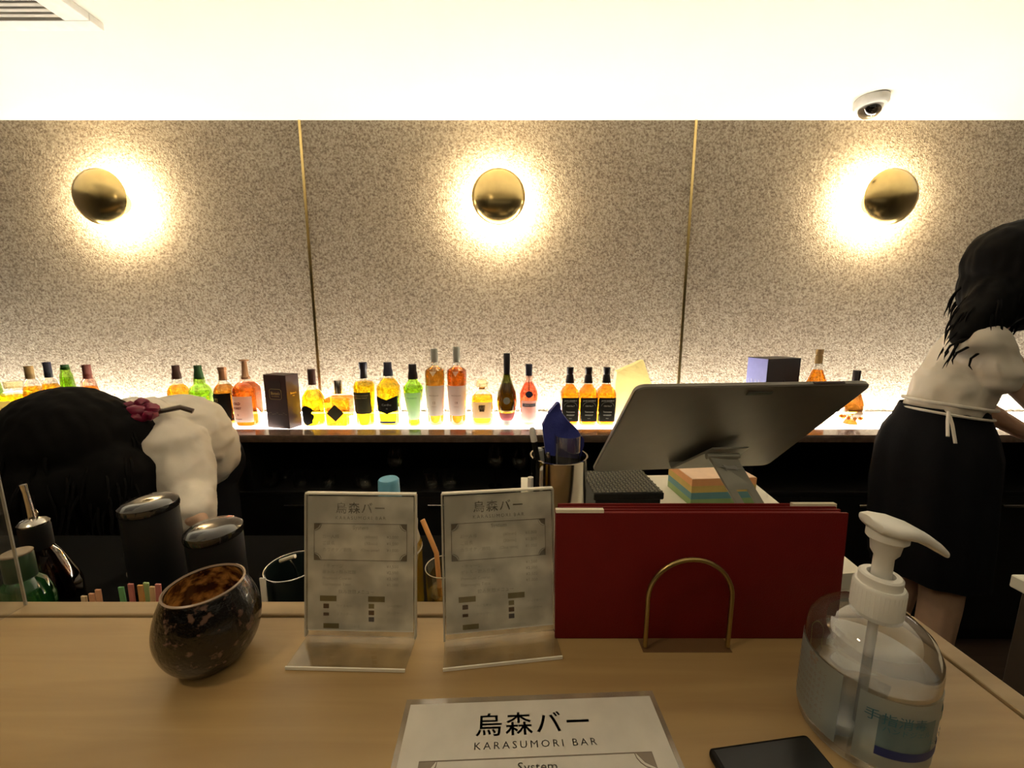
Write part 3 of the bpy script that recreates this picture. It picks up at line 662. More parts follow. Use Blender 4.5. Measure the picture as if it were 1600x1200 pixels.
# menu stands
def menu_print(card, W, H, strong=True, full=True):
    """the printed face, in the card's own x,z plane; z from the card's top downward"""
    i1 = M_ink if strong else mat('soft_ink', (.085, .062, .035), .8); i2 = M_inkfaint
    k = W / .105
    b = tobm(); addmesh(b, textmesh('烏森バー', .0118 * k, xs=1.0, space=1.15, bold=.00012 * k), T(0, -.0004, -.0125 * k))
    addmesh(b, textmesh('KARASUMORI BAR', .0046 * k, xs=1, space=1.4), T(0, -.0004, -.0215 * k))
    obj('shop_name', b, i1, card, False)
    b = tobm(); w2, z1, z0 = .046 * k, -.027 * k, -.063 * k; c = .007 * k
    path = []
    for cx, cz, a0 in ((w2, z1, 180), (w2, z0, 90), (-w2, z0, 0), (-w2, z1, 270)):
        for q in range(5):
            a = math.radians(a0 + 90 * q / 4 * (1 if True else -1))
            path.append((cx + c * math.cos(a), -.0006, cz + c * math.sin(a)))
    # notched frame: arcs bite into the corners, going round clockwise
    path = []
    for cx, cz, a0, a1 in ((w2, z1, 180, 270), (w2, z0, 90, 180), (-w2, z0, 0, 90), (-w2, z1, 270, 360)):
        for q in range(6):
            a = math.radians(a0 + (a1 - a0) * q / 5); path.append((cx + c * math.cos(a), -.0006, cz + c * math.sin(a)))
    path.append(path[0]); tube(b, path, .00022 * k, 4)
    path = [(-w2, -.0006, z0), (w2, -.0006, z0), (w2, -.0006, z1), (-w2, -.0006, z1), (-w2, -.0006, z0)]
    tube(b, path, .00022 * k, 4)
    obj('frame_line', b, i2, card, False)
    for cx, cz in ((w2, z1), (w2, z0), (-w2, z0), (-w2, z1)):
        b = tobm()
        sx, sz = -math.copysign(1, cx), (1 if cz == z0 else -1)
        prism(b, [(cx, cz), (cx + sx * .0065 * k, cz), (cx + sx * .004 * k, cz + sz * .004 * k), (cx, cz + sz * .0065 * k)], -.0007, -.0004)
        obj('corner_ornament', b, i2, card, False)
    b = tobm()
    def row(txt, x, z, s, al='LEFT'): addmesh(b, textmesh(txt, s * k, al), T(x * k, -.0004, z * k))
    row('System', 0, -.031, .0055, 'CENTER')
    row('お一人様', -.038, -.040, .0042); row('(60min)', .004, -.040, .0042); row('¥3,000', .026, -.040, .0042)
    row('ご延長', -.038, -.0465, .0042); row('(30min)', .004, -.0465, .0042); row('¥1,500', .026, -.0465, .0042)
    row('カラオケ／飲物', -.038, -.053, .0042); row('(One time)', .000, -.053, .0042); row('¥1,000', .026, -.053, .0042)
    if full:
        row('・チャージ', -.038, -.069, .0042); row('¥1,500', .026, -.069, .0042)
        row('ボトル・飲み放題', -.038, -.075, .0042); row('¥2,500', .026, -.075, .0042)
        row('Premium Course', -.038, -.081, .0042); row('¥3,500', .026, -.081, .0042)
        row('Shampagne Time', -.038, -.087, .0042); row('¥5,000', .026, -.087, .0042)
        row('ウイスキー', -.024, -.1085, .0032); row('ソーダ割り', .026, -.108, .0032)
        row('ブランデー', -.024, -.1165, .0032); row('ジンジャー', .026, -.1145, .0032)
        row('カクテル各種', -.02, -.1285, .0032); row('ソフトドリンク', .026, -.121, .0032)
        row('20:00-5:00', .01, -.130, .0035)
    obj('small_print', b, i2, card, False)
    if full:
        b = tobm(); addmesh(b, textmesh('飲み放題メニュー', .0045 * k), T(-.004 * k, -.0004, -.0945 * k)); obj('heading', b, i1, card, False)
        ol = mat('olive_print', (.25, .20, .085), .8); dk = mat('brown_print', (.12, .06, .03), .8); bl = mat('slate_print', (.10, .09, .11), .8)
        for x, z, w_, h_, m_ in ((-.032, -.101, .0165, .0055, ol), (-.029, -.128, .0155, .005, ol), (.016, -.101, .0165, .0055, ol),
                                 (-.034, -.1085, .0055, .0045, dk), (-.034, -.1165, .0055, .003, dk), (.011, -.108, .0055, .0045, ol), (.011, -.1145, .0055, .0045, dk), (.011, -.121, .0055, .0045, bl)):
            bb = tobm(); box(bb, (x - w_ / 2) * k, (x + w_ / 2) * k, -.0005, -.0002, (z - h_ / 2) * k, (z + h_ / 2) * k); obj('colour_block', bb, m_, card, False)
def menu_stand(loc, rz, lean, label, foot, W=.112, H=.153):
    t = thing('menu_stand', label, 'menu', loc, rz, 'acrylic menu stands on the counter')
    th = .0035
    L = Matrix.Rotation(-lean, 4, 'X')        # leans its top away from the guest
    b = tobm(); box(b, -W / 2, W / 2, .0006, th, .003, H, .0003, 1); o = obj('acrylic_panel', b, M_acryl, t, False, mx=L)
    b = tobm(); box(b, -W / 2, W / 2, -.0020, -.0012, .012, H, .0002, 1); obj('front_sheet', b, M_acryl, t, False, mx=L)
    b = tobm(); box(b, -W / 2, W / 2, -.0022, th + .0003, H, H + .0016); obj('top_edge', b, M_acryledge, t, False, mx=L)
    for s in (-1, 1):
        b = tobm(); box(b, s * W / 2 - .0008, s * W / 2 + .0008, -.0018, th, .004, H); obj('side_edge', b, mat('less_lit_acrylic_edge', (.50, .47, .40), .3), t, False, mx=L)  # side edges catch less light, so their colour is painted darker
    b = tobm(); box(b, -W / 2, W / 2, -foot, .003, .0002, .003, .0008, 2); obj('foot', b, M_acryl, t, False)
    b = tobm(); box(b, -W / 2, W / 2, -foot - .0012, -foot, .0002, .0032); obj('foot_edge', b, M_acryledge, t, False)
    cw = W - .004
    card = obj('menu_card', box(tobm(), -cw / 2, cw / 2, -.0004, .0002, -H + .012, 0), M_card, t, False)
    card.matrix_local = L @ T(0, -.0001, H - .002)
    menu_print(card, cw, H, False)
menu_stand((-.155, .348, CT), math.radians(-1.5), math.radians(8.5), 'left acrylic menu stand with a white printed card, in front of the blue bottle cap', .034, W=.113, H=.150)
menu_stand((-.0115, .350, CT), math.radians(7), math.radians(8.5), 'right acrylic menu stand, turned a little, beside the red menu books', .030, W=.114, H=.152)

# large laminated menu lying flat
t = thing('flat_menu', 'large white laminated bar menu lying flat at the front edge of the counter', 'menu', (.0165, .289, CT), math.radians(2.2))
obj('laminate', box(tobm(), -.107, .107, -.300, .0, 0, .0008), clear('laminate_film', (.97, .97, .96), .12, .12, milk=.12), t, False)
card = obj('menu_sheet', box(tobm(), -.1025, .1025, -.0004, .0, -.290, 0), mat('white_menu_paper', (.60, .57, .51), .5), t, False)
card.matrix_local = T(0, -.0055, .0013) @ Matrix.Rotation(-PI / 2, 4, 'X')
menu_print(card, .198, .29, True, False)
for c_ in card.children: c_.scale = (1, 1, .86)

# black object at the bottom edge
t = thing('phone', 'flat black phone-like slab lying at the bottom edge beside the sanitizer bottle', 'phone', (.187, .247, CT), math.radians(7))
obj('phone_body', box(tobm(), -.041, .041, -.15, 0, 0, .008, .003, 3), M_black, t)
obj('screen', box(tobm(), -.038, .038, -.147, -.003, .0081, .0085), mat('black_screen', (.004, .004, .004), .3), t, False)
obj('camera_button', box(tobm(), -.0418, -.0411, -.06, -.045, .003, .005), M_black, t, False)

# red menu books in a brass holder
t = thing('menu_book', 'wide red leatherette menu book standing in the brass holder, front one', 'menu', (.189, .352, CT), 0, 'red menu books in the holder')
L = Matrix.Rotation(math.radians(-2.5), 4, 'X')
obj('front_cover', box(tobm(), -.145, .145, -.0015, .0015, 0, .135, .0008, 2), M_red, t, mx=L)
obj('back_cover', box(tobm(), -.145, .145, .0075, .0105, 0, .1345, .0008, 2), M_red, t, mx=L)
b = tobm(); box(b, -.1445, .1425, .0017, .0073, .0025, .133); obj('pages', b, mat('red_page_edge', (.20, .012, .01), .7), t, False, mx=L)
obj('corner_guard', box(tobm(), -.1455, -.098, -.0018, .003, .1352, .1385), M_cream, t, False, mx=L, label='cream paper edge showing at the top left')
t = thing('menu_book', 'second red menu book standing close behind the front one, cream pages showing at right', 'menu', (.191, .366, CT), 0, 'red menu books in the holder')
obj('front_cover', box(tobm(), -.143, .143, -.0012, .0012, 0, .1345, .0008, 2), M_red, t, mx=L)
obj('back_cover', box(tobm(), -.143, .143, .0062, .0085, 0, .1345, .0008, 2), M_red, t, mx=L)
obj('pages', box(tobm(), .100, .1450, .0014, .006, .0025, .1365), M_cream, t, False, mx=L)
t = thing('menu_holder', 'brass wire menu holder with a tall round arch in front of the red books', 'holder', (.1735, .338, CT))
b = tobm(); pts = [(-.041, 0, .003)] + [(-.041 * math.cos(a), 0, .056 + .041 * math.sin(a)) for a in [PI * q / 20 for q in range(21)]] + [(.041, 0, .003)]
pts = [pts[0], (-.041, 0, .03)] + pts[1:-1] + [(.041, 0, .03), pts[-1]]
tube(b, pts, .0022, 12); obj('front_arch', b, M_brassdull, t)
b = tobm(); tube(b, [(x, .056 + y, z) for x, y, z in pts], .0022, 12); obj('rear_arch', b, M_brassdull, t)
obj('base_plate', box(tobm(), -.044, .044, -.004, .060, -.0002, .0003), mat('dark_base', (.14, .075, .03), .5), t, False)

# hand sanitizer
t = thing('sanitizer_bottle', 'clear plastic pump bottle of hand sanitizer with a white pump', 'bottle', (.2760, .262, CT), math.radians(-10)); t.scale = (.97, .97, 1.055)
P = [(.035, 0), (.0395, .002), (.0405, .006), (.0405, .072), (.0395, .080), (.035, .089), (.027, .096), (.018, .100), (.0135, .1015), (.0135, .106)]
obj('bottle_body', lathe(tobm(), P, 56), clear('clear_pet', (.93, .94, .94), .22, .05, milk=.02, milkcol=(.6, .65, .7)), t)
obj('gel', lathe(tobm(), [(.034, .003), (.038, .006), (.0385, .058), (.0385, .0635)], 48), clear('clear_gel', (.86, .88, .88), .13, .08, milk=.015, milkcol=(.8, .85, .9)), t)
obj('dip_tube', lathe(tobm(), [(.0032, .006), (.0032, .104)], 14), clear('frosted_tube', (.9, .9, .9), .1, milk=.45), t)
b = lathe(tobm(), [(.0155, .098), (.0158, .100), (.0158, .120), (.0147, .1215)], 48)
for i in range(36):
    a = 2 * PI * i / 36; box(b, .0153 * math.cos(a) - .0005, .0153 * math.cos(a) + .0005, .0153 * math.sin(a) - .0005, .0153 * math.sin(a) + .0005, .101, .119)
obj('collar', b, M_white, t)
obj('collar_top', lathe(tobm(), [(.0132, .1215), (.0132, .1275), (.0120, .1287), (.0085, .1287), (.0085, .124)], 40), M_white, t)
obj('pump_stem', lathe(tobm(), [(.0062, .122), (.0060, .142), (.0085, .146), (.0095, .153), (.0125, .156), (.0125, .162)], 32), M_white, t)
b = tobm()      # the swan-neck pump head: rounded plate sloping down to a nozzle
hd = []
n = 30
SX = [(-.0150, .004, .1700), (-.0125, .0095, .1695), (-.005, .0130, .1690), (.005, .0125, .1680), (.014, .0095, .1655), (.024, .0072, .1605), (.033, .0056, .1545), (.038, .0044, .1500)]
tb = bmesh.new(); rings = []
for i, (x, hw_, z) in enumerate(SX):
    hw_ *= 1.3; z += .0015
    th = (.0060, .0085, .0095, .0100, .0098, .0090, .0078, .0058)[i]
    rings.append([tb.verts.new((x, hw_ * math.copysign(abs(math.cos(a)) ** .7, math.cos(a)), z - th / 2 + th / 2 * math.copysign(abs(math.sin(a)) ** .8, math.sin(a)))) for a in [2 * PI * q / 20 for q in range(20)]])
for a, c in zip(rings, rings[1:]):
    for q in range(20): tb.faces.new((a[q], a[(q + 1) % 20], c[(q + 1) % 20], c[q]))
tb.faces.new(rings[0][::-1]); tb.faces.new(rings[-1]); bmesh.ops.subdivide_edges(tb, edges=tb.edges, cuts=1, smooth=.5); merge(b, tb)
o = obj('pump_head', b, M_white, t); o.rotation_euler = (0, 0, math.radians(2))
pp, ps = P[2:4] + [(.0405, .0725)], (2, 1)
pp = [(.0405, 0), (.0405, .075)]
film = clear('label_film', (.78, .82, .82), .06, .3, milk=.42, milkcol=(.62, .68, .66))
def wrap(z0, z1, a0, a1, m_, nm, par, off=.0007, n=24):
    b = tobm(); g = [[b.verts.new(((.0405 + off) * math.sin(math.radians(a0 + (a1 - a0) * i / n)), -(.0405 + off) * math.cos(math.radians(a0 + (a1 - a0) * i / n)), z)) for i in range(n + 1)] for z in (z0, z1)]
    for i in range(n): b.faces.new((g[0][i], g[0][i + 1], g[1][i + 1], g[1][i]))
    return obj(nm, b, m_, par)
lb = wrap(.010, .062, -38, 78, film, 'front_label', t)
wrap(.020, .0265, -22, 72, mat('navy_stripe', (.02, .035, .16), .5), 'navy_stripe', lb, .0012)
wrap(.046, .052, 40, 76, mat('teal_stripe', (.02, .22, .20), .5), 'teal_block', lb, .0012)
wrap(.0262, .050, -22, 30, clear('blue_tint_film', (.6, .75, .8), .04, .3, milk=.3, milkcol=(.35, .5, .55)), 'pale_blue_field', lb, .0010)
b = tobm()
def wraptext(txt, size, ang, z, off=.0016):
    me = textmesh(txt, size)
    for v_ in me.vertices:
        a = math.radians(ang) + v_.co.x / .0405; v_.co = ((.0405 + off) * math.sin(a), -(.0405 + off) * math.cos(a), z + v_.co.z)
    b.from_mesh(me); bpy.data.meshes.remove(me)
wraptext('手指消毒', .009, -8, .048); wraptext('ハンドジェル', .005, 2, .041); wraptext('ALCOHOL', .005, 40, .034); wraptext('500mL', .005, 55, .029)
obj('lettering', b, mat('teal_ink', (.03, .12, .17), .6), lb, False)
rl = wrap(.010, .064, -128, -52, film, 'rear_label', t)
b = tobm()
for i in range(7): wraptext('使用上の注意をよく', .0038, -88, .054 - i * .0055)
wraptext('✿', .012, -82, .060)
obj('lettering', b, M_inkfaint, rl, False)

# clear acrylic screen, standing at the left
t = thing('acrylic_screen', 'clear acrylic partition standing on the counter at the far left', 'screen', (-.56, 0, CT))
obj('sheet', box(tobm(), -.0015, .0015, -.12, .3975, .0005, .62), M_acryl, t, False)
obj('front_edge', box(tobm(), -.0016, .0016, .3976, .3988, .0005, .62), mat('grey_edge', (.35, .34, .31), .3), t, False)
obj('foot', box(tobm(), -.03, .03, -.10, -.07, 0, .006, .001, 1), M_acryl, t, False)

# ------------------------------------------------------------------ things on the staff side
WT = .9504
def canister(x, y, r, ztop, label):
    t = thing('black_canister', label, 'canister', (x, y, WT), 0, 'black lidded canisters')
    h = ztop - WT
    obj('clear_base', lathe(tobm(), [(r * 1.06, 0), (r * 1.10, .006), (r * 1.10, .020), (r * 1.04, .026)], 40), clear('smoky_clear', (.5, .5, .47), .3), t)
    obj('body', lathe(tobm(), [(r * .96, .004), (r, .028), (r, h - .018), (r * .97, h - .0165)], 44), M_black, t)
    obj('lid', lathe(tobm(), [(r * 1.03, h - .016), (r * 1.05, h - .012), (r * 1.02, h - .006), (r * .85, h - .001), (r * .45, h + .001), (.001, h + .0015)], 44), mat('shiny_black_lid', (.02, .018, .016), .12, coat=1), t)
canister(-.553, .55, .0345, EYE - .262, 'taller glossy black lidded canister below the left bartender')
canister(-.434, .52, .0345, EYE - .287, 'lower glossy black lidded canister, right of the taller one')
# pour bottle
t = thing('pour_bottle', 'brown syrup bottle with black collar and steel pouring spout, far left', 'bottle', (-.668, .50, WT))
obj('bottle_glass', lathe(tobm(), [(.034, 0), (.036, .004), (.036, .045), (.033, .060), (.020, .098), (.014, .112), (.014, .125)], 32), clear('brown_bottle_glass', (.45, .20, .05), .16), t)
obj('syrup', lathe(tobm(), [(.033, .004), (.034, .040), (.031, .058), (.026, .074)], 32), clear('dark_syrup', (.30, .12, .03), .05), t)
obj('collar', lathe(tobm(), [(.0150, .108), (.0155, .112), (.0155, .140), (.0148, .144)], 28), M_black, t)
obj('spout_base', lathe(tobm(), [(.0152, .144), (.0157, .1465), (.0120, .151), (.0045, .153), (.0040, .156)], 28), M_steel, t)
b = tobm(); tube(b, [(0, 0, .152), (-.001, 0, .17), (-.001, -.001, .190), (-.001, -.002, .203)], .0035, 12, rr=[.0042, .0034, .0031, .0036]); obj('spout', b, M_steel, t)
b = tobm(); tube(b, [(.006, 0, .151), (.008, 0, .160), (.006, 0, .166)], .0012, 8); obj('air_tube', b, M_steel, t)
# green bottle
t = thing('green_bottle', 'green bottle with a flat dark cap at the extreme left behind the acrylic edge', 'bottle', (-.628, .448, WT))
obj('bottle_glass', lathe(tobm(), [(.023, 0), (.026, .004), (.026, .070), (.020, .092), (.013, .100), (.013, .108)], 32), clear('bright_green_glass', (.10, .55, .14), .15, milk=.25, milkcol=(.05, .35, .08)), t)
obj('cap', lathe(tobm(), [(.0135, .098), (.014, .100), (.014, .130), (.013, .132)], 32), mat('dark_green_lid', (.02, .05, .02), .4), t)
obj('cap_disc', lathe(tobm(), [(.0138, .1322), (.0142, .134), (.0130, .1352)], 32), mat('tan_disc', (.28, .22, .15), .5), t)
# folded cloth and stick holder with coloured sticks
t = thing('cloth', 'folded grey towel lying behind the coloured sticks', 'cloth', (-.60, .62, WT), .2)
b = tobm(); box(b, -.05, .05, -.03, .03, 0, .016, .006, 3); box(b, -.047, .046, -.028, .026, .015, .03, .006, 3)
for v_ in b.verts: v_.co += Vector((0, 0, .004 * noise.noise(v_.co * 40)))
obj('folded_layer', b, mat('grey_towel', (.28, .25, .22), .9, bump=.5), t)
t = thing('stick_box', 'low black tray holding the coloured stirring sticks', 'box', (-.53, .432, WT))
b = tobm(); box(b, -.10, .10, -.018, -.0165, 0, .060); box(b, -.10, .10, .0165, .018, 0, .060); box(b, -.10, -.0985, -.0164, .0164, 0, .060); box(b, .0985, .10, -.0164, .0164, 0, .060)
obj('wall', b, M_black, t, False); obj('floor_plate', box(tobm(), -.098, .098, -.0163, .0163, .0005, .002), M_black, t, False)
SC = {'cream': (.75, .60, .38), 'peach': (.72, .40, .24), 'green': (.16, .42, .18), 'rose': (.55, .20, .18), 'amber': (.65, .36, .12), 'mint': (.35, .50, .22), 'sand': (.72, .52, .30)}
for u, vt, c, tl, sent in ((131, 931, 'cream', 5, 'short cream stick at the left end of the coloured sticks'), (143, 927, 'peach', 4, 'peach stick, left of two'), (153, 921, 'peach', 3, 'taller peach stick standing against the shorter one'),
                     (189, 917, 'green', -1, 'green stick between the peach pair and the rose stick'), (204, 912, 'rose', 4, 'rose-red stick beside the green one'), (219, 914, 'amber', 3, 'amber stick right of the rose-red one'),
                     (228, 910, 'mint', 5, 'light green stick behind the amber one'), (238, 916, 'sand', 8, 'sand-coloured stick next to the bowl'), (247, 912, 'rose', 9, 'rose stick nearest the bowl')):
    y = .432 + (.006 if c in ('mint',) else -.004 if u in (153, 219, 247) else 0)
    p = at(u, vt, y); h = p.z - WT - .003
    b = tobm(); box(b, -.0033, .0033, -.0012, .0012, 0, h, .0005, 1)
    o = obj('stirring_stick', b, mat('stick_' + c, SC[c], .6), None, False); o.location = (p.x - math.sin(math.radians(tl)) * h * .0, y, WT + .003); o.rotation_euler = (0, math.radians(tl * .5), 0)
    o.location.x = p.x - math.sin(math.radians(tl * .5)) * h
    tag(o, sent, 'stick', 'coloured sticks behind the counter edge')
# dark ice tub with silver rim clip
t = thing('ice_tub', 'black round tub with a pale rim, left of the left menu stand', 'tub', (-.293, .470, WT))
obj('body', lathe(tobm(), [(.028, 0), (.030, .003), (.0335, .100), (.0315, .100), (.028, .006), (.001, .005)], 40, cap1=False), mat('teal_black', (.012, .02, .02), .3), t)
b = tobm(); tube(b, [(.0335 * math.cos(a), .0335 * math.sin(a), .101) for a in [2 * PI * q / 40 for q in range(41)]], .0010, 8); obj('rim', b, M_steel, t)
b = tobm(); tube(b, [(.010, .006, .03), (.004, -.002, .10), (-.001, -.006, .116)], .0016, 8); sp = obj('spoon_handle', b, M_steel, t)
b = tobm(); tube(b, [(-.012, -.006, .112), (.008, -.006, .119)], .0028, 10); obj('clip', b, mat('bright_clip', (.8, .76, .66), .25, .6), t)
p = at(410, 903, .43)
b = tobm(); box(b, -.0035, .0035, -.001, .001, 0, p.z - WT, .0003, 1); o = obj('paper_strip', b, M_white, None, False); o.location = (p.x, .43, WT); tag(o, 'narrow white paper strip standing between bowl and black tub', 'paper')
# bottle with blue cap
t = thing('syrup_bottle', 'squeeze bottle with light blue cap and yellow syrup, behind the left menu stand', 'bottle', (-.176, .52, WT))
zc = EYE - .245
obj('bottle_body', lathe(tobm(), [(.040, 0), (.043, .006), (.043, .100), (.036, .122), (.037, .135), (.030, .150), (.018, .165), (.0145, zc - WT)], 36), clear('yellow_syrup', (.85, .62, .10), .12, milk=.35, milkcol=(.75, .55, .08)), t)
obj('wrapper', lathe(tobm(), [(.0437, .095), (.0375, .120), (.0385, .135), (.031, .150), (.0295, .152)], 36, cap0=False, cap1=False), paper('white_wrapper', (.75, .72, .62), .3), t)
h0 = zc - WT
obj('cap', lathe(tobm(), [(.0170, h0 - .002), (.0172, h0), (.0160, h0 + .002), (.0152, h0 + .004), (.0145, h0 + .026), (.0130, h0 + .028), (.004, h0 + .0275)], 36), mat('light_blue_cap', (.13, .38, .55), .5), t)
# drink with bent straw
t = thing('drinking_glass', 'small glass of yellow drink between the two menu stands', 'glass', (-.086, .445, WT))
obj('glass_wall', lathe(tobm(), [(.019, 0), (.0205, .002), (.0235, .117), (.0225, .117), (.019, .006), (.001, .005)], 32, cap1=False), M_clear, t)
obj('drink', lathe(tobm(), [(.0180, .0065), (.0205, .085)], 32), clear('yellow_drink', (.95, .70, .08), .08, milk=.3, milkcol=(.9, .6, .05)), t)
b = tobm(); tube(b, [(.0232 * math.cos(a), .0232 * math.sin(a), .1175) for a in [2 * PI * q / 32 for q in range(33)]], .0006, 6); obj('rim', b, mat('bright_rim', (.8, .75, .6), .2), t)
p0 = at(688, 930, .45); p1 = at(682, 864, .45); p2 = at(660, 812, .46)
b = tobm(); tube(b, [p0 - Vector((0, 0, .03)), p0, p1, p1 + (p2 - p1) * .12, p2], .0031, 12); tag(obj('drinking_straw', b, mat('orange_straw', (.85, .42, .14), .5), None), 'bent orange straw standing in the yellow drink', 'straw')

# white box carrying the tablet stand
BT = EYE - .335
t = thing('white_cash_box', 'wide white box behind the red menus carrying cup, tablet stand and cartons', 'box', (.02, .45, WT), math.radians(0))
m = mat('ivory_plastic', (.78, .76, .66), .4, var=.02)
b = tobm(); tt = bmesh.new()
q = [(-.01, -.02), (.462, .03), (.505, .38), (.0, .36)]
for z in (0, BT - WT - .004): pass
prismz = lambda bb, pts, z0, z1: (lambda t_: (lambda a, c: ([t_.faces.new(a[::-1]), t_.faces.new(c)] + [t_.faces.new((a[i], a[(i + 1) % len(a)], c[(i + 1) % len(a)], c[i])) for i in range(len(a))], merge(bb, t_)))([t_.verts.new((x, y, z0)) for x, y in pts], [t_.verts.new((x, y, z1)) for x, y in pts]))(bmesh.new())
prismz(b, q, 0, .060); obj('box_base', b, m, t, False)
b = tobm(); prismz(b, q, .0615, BT - WT); obj('box_lid', b, m, t, False)
tt.free()
BT += .0006
# steel cup with pens, pouch
t = thing('pen_cup', 'tall polished steel cup holding pens and a blue pouch', 'cup', (.070, .551, BT))
ch = EYE - .192 - BT
obj('cup_wall', lathe(tobm(), [(.0395, 0), (.0415, .002), (.0420, ch - .002), (.0430, ch), (.0405, ch), (.0395, .005), (.001, .004)], 48, cap1=False), mat('polished_steel', (.68, .65, .60), .10, 1, var=.03), t)
t2 = thing('plastic_beaker', 'clear plastic beaker standing inside the steel cup', 'beaker', (.083, .553, BT + .006))
obj('beaker_wall', lathe(tobm(), [(.015, 0), (.020, ch + .024), (.0188, ch + .024), (.014, .002), (.001, .001)], 32, cap1=False), clear('beaker_plastic', (.8, .78, .78), .2, milk=.05), t2)
def pen(base, tip, r, m1, m2, label, frac=.85):
    base, tip = Vector(base), Vector(tip); mid = base.lerp(tip, frac)
    t = thing('pen', label, 'pen', base, 0, 'pens in the steel cup')
    b = tobm(); tube(b, [(0, 0, 0), mid - base], r, 12); obj('barrel', b, m1, t)
    b = tobm(); tube(b, [mid - base, (tip - base) * .98, tip - base], r, 12, rr=[r * 1.15, r * 1.15, r * .7]); obj('pen_cap', b, m2, t)
pen((.060, .552, BT + .01), at(831, 668, .545), .0042, M_black, M_white, 'black pen with a white tip, leaning out furthest left', .88)
pen((.052, .556, BT + .01), at(841, 700, .56), .0070, mat('grey_pen', (.35, .36, .34), .4), mat('grey_pen2', (.45, .46, .43), .4), 'thick light grey marker leaning on the left rim')
pen((.066, .562, BT + .01), at(858, 690, .575), .0042, M_black, M_black, 'black pen leaning behind the blue pouch')
pen((.062, .540, BT + .01), at(856, 706, .54), .0030, M_black, M_steel, 'slim pen with a steel clip, in the middle of the cup')
p = at(829, 752, .52)
b = tobm(); tube(b, [(p.x, .52, BT), (p.x, .52, BT + .02), (p.x, .52, p.z + .006)], .0042, 10); tag(obj('white_marker', b, M_white), 'white marker standing upright left of the steel cup', 'marker')
b = tobm()
P2 = [at(u, v_, .565) for u, v_ in ((852, 708), (847, 664), (856, 645), (870, 629), (874, 629), (878, 645), (888, 658), (902, 671), (911, 684), (911, 694), (905, 715))]
prism(b, [(p_.x, p_.z) for p_ in P2], .558, .572)
bmesh.ops.triangulate(b, faces=b.faces); bmesh.ops.subdivide_edges(b, edges=b.edges, cuts=3, use_grid_fill=True)
for v_ in b.verts: v_.co.y += .004 * noise.noise(v_.co * 50)
tag(obj('blue_pouch', b, mat('blue_fabric', (.035, .05, .32), .7, bump=.3)), 'dark blue pointed pouch sticking out of the steel cup', 'pouch')
# woven-top black box
t = thing('bill_box', 'black box with a grey woven-pattern lid under the tablet', 'box', (.198, .612, BT), math.radians(2))
obj('box_body', box(tobm(), -.056, .056, .004, .098, 0, .040, .001, 1), M_black, t, False)
lid = obj('lid', box(tobm(), -.060, .060, 0, .102, .0405, .053, .0015, 1), M_black, t, False)
first_w = None
b = tobm()
for i in range(17):
    for j in range(14):
        x, y = -.056 + i * .007, .006 + j * .007
        if (i + j) % 2 == 0: box(b, x - .003, x + .003, y - .0018, y + .0018, .053, .0542)
        else: box(b, x - .0018, x + .0018, y - .003, y + .003, .053, .0540)
wv = obj('woven_top', b, mat('grey_weave', (.12, .115, .09), .6), lid, False, 'grey-brown woven surface'); wv['kind'] = 'stuff'
# rainbow carton
t = thing('striped_carton', 'small carton with orange, yellow, blue and green stripes under the tablet stand', 'box', (.332, .672, BT), math.radians(4))
cw, cdp, chh = .125, .09, .052
cols = [('stripe_green', (.22, .34, .14)), ('stripe_blue', (.10, .26, .30)), ('stripe_yellow', (.52, .38, .10)), ('stripe_orange', (.70, .34, .14))]
for i, (nm, c_) in enumerate(cols):
    obj('stripe', box(tobm(), 0, cw, 0, cdp, chh * i / 4 + .0001, chh * (i + 1) / 4), mat(nm, c_, .6), t, False)
obj('top_panel', box(tobm(), .001, cw - .001, .001, cdp - .001, chh + .0001, chh + .001), mat('peach_card', (.85, .62, .45), .6), t, False)
# tablet
t = thing('tablet', 'large silver-backed tablet tilted on its stand, seen from behind', 'tablet', (.272, .590, EYE - .226), math.radians(5.5))
tw, thh = .294, .217
ang = math.atan2(.148, .146)
Lm = Matrix.Rotation(math.radians(90) - math.atan2(.1555, .1465), 4, 'X')
Lm = Matrix.Rotation(math.atan2(.1465, .1555), 4, 'X')       # top comes towards the guest
b = tobm(); prism(b, rrect(tw, thh, .011, 6, 0, thh / 2), -.0035, .0030); 
bmesh.ops.bevel(b, geom=[e for e in b.edges if len(e.link_faces) == 2 and abs(e.calc_face_angle(0)) > 1.2], offset=.0012, segments=2, affect='EDGES')
obj('back_shell', b, M_silver, t, mx=Lm)
b = tobm(); prism(b, rrect(tw - .004, thh - .004, .010, 6, 0, thh / 2), .0031, .0036); obj('screen_glass', b, M_black, t, False, mx=Lm)
b = tobm(); box(b, -.020, .012, -.0055, -.0036, thh - .016, thh - .010, .001, 2); obj('rear_clip', b, mat('slate_clip', (.10, .11, .10), .4), t, mx=Lm @ T(.012, 0, 0))
b = tobm(); box(b, .070, .110, -.002, .001, thh, thh + .0012, .0003, 1); obj('edge_button', b, mat('brown_button', (.06, .03, .03), .5), t, mx=Lm)
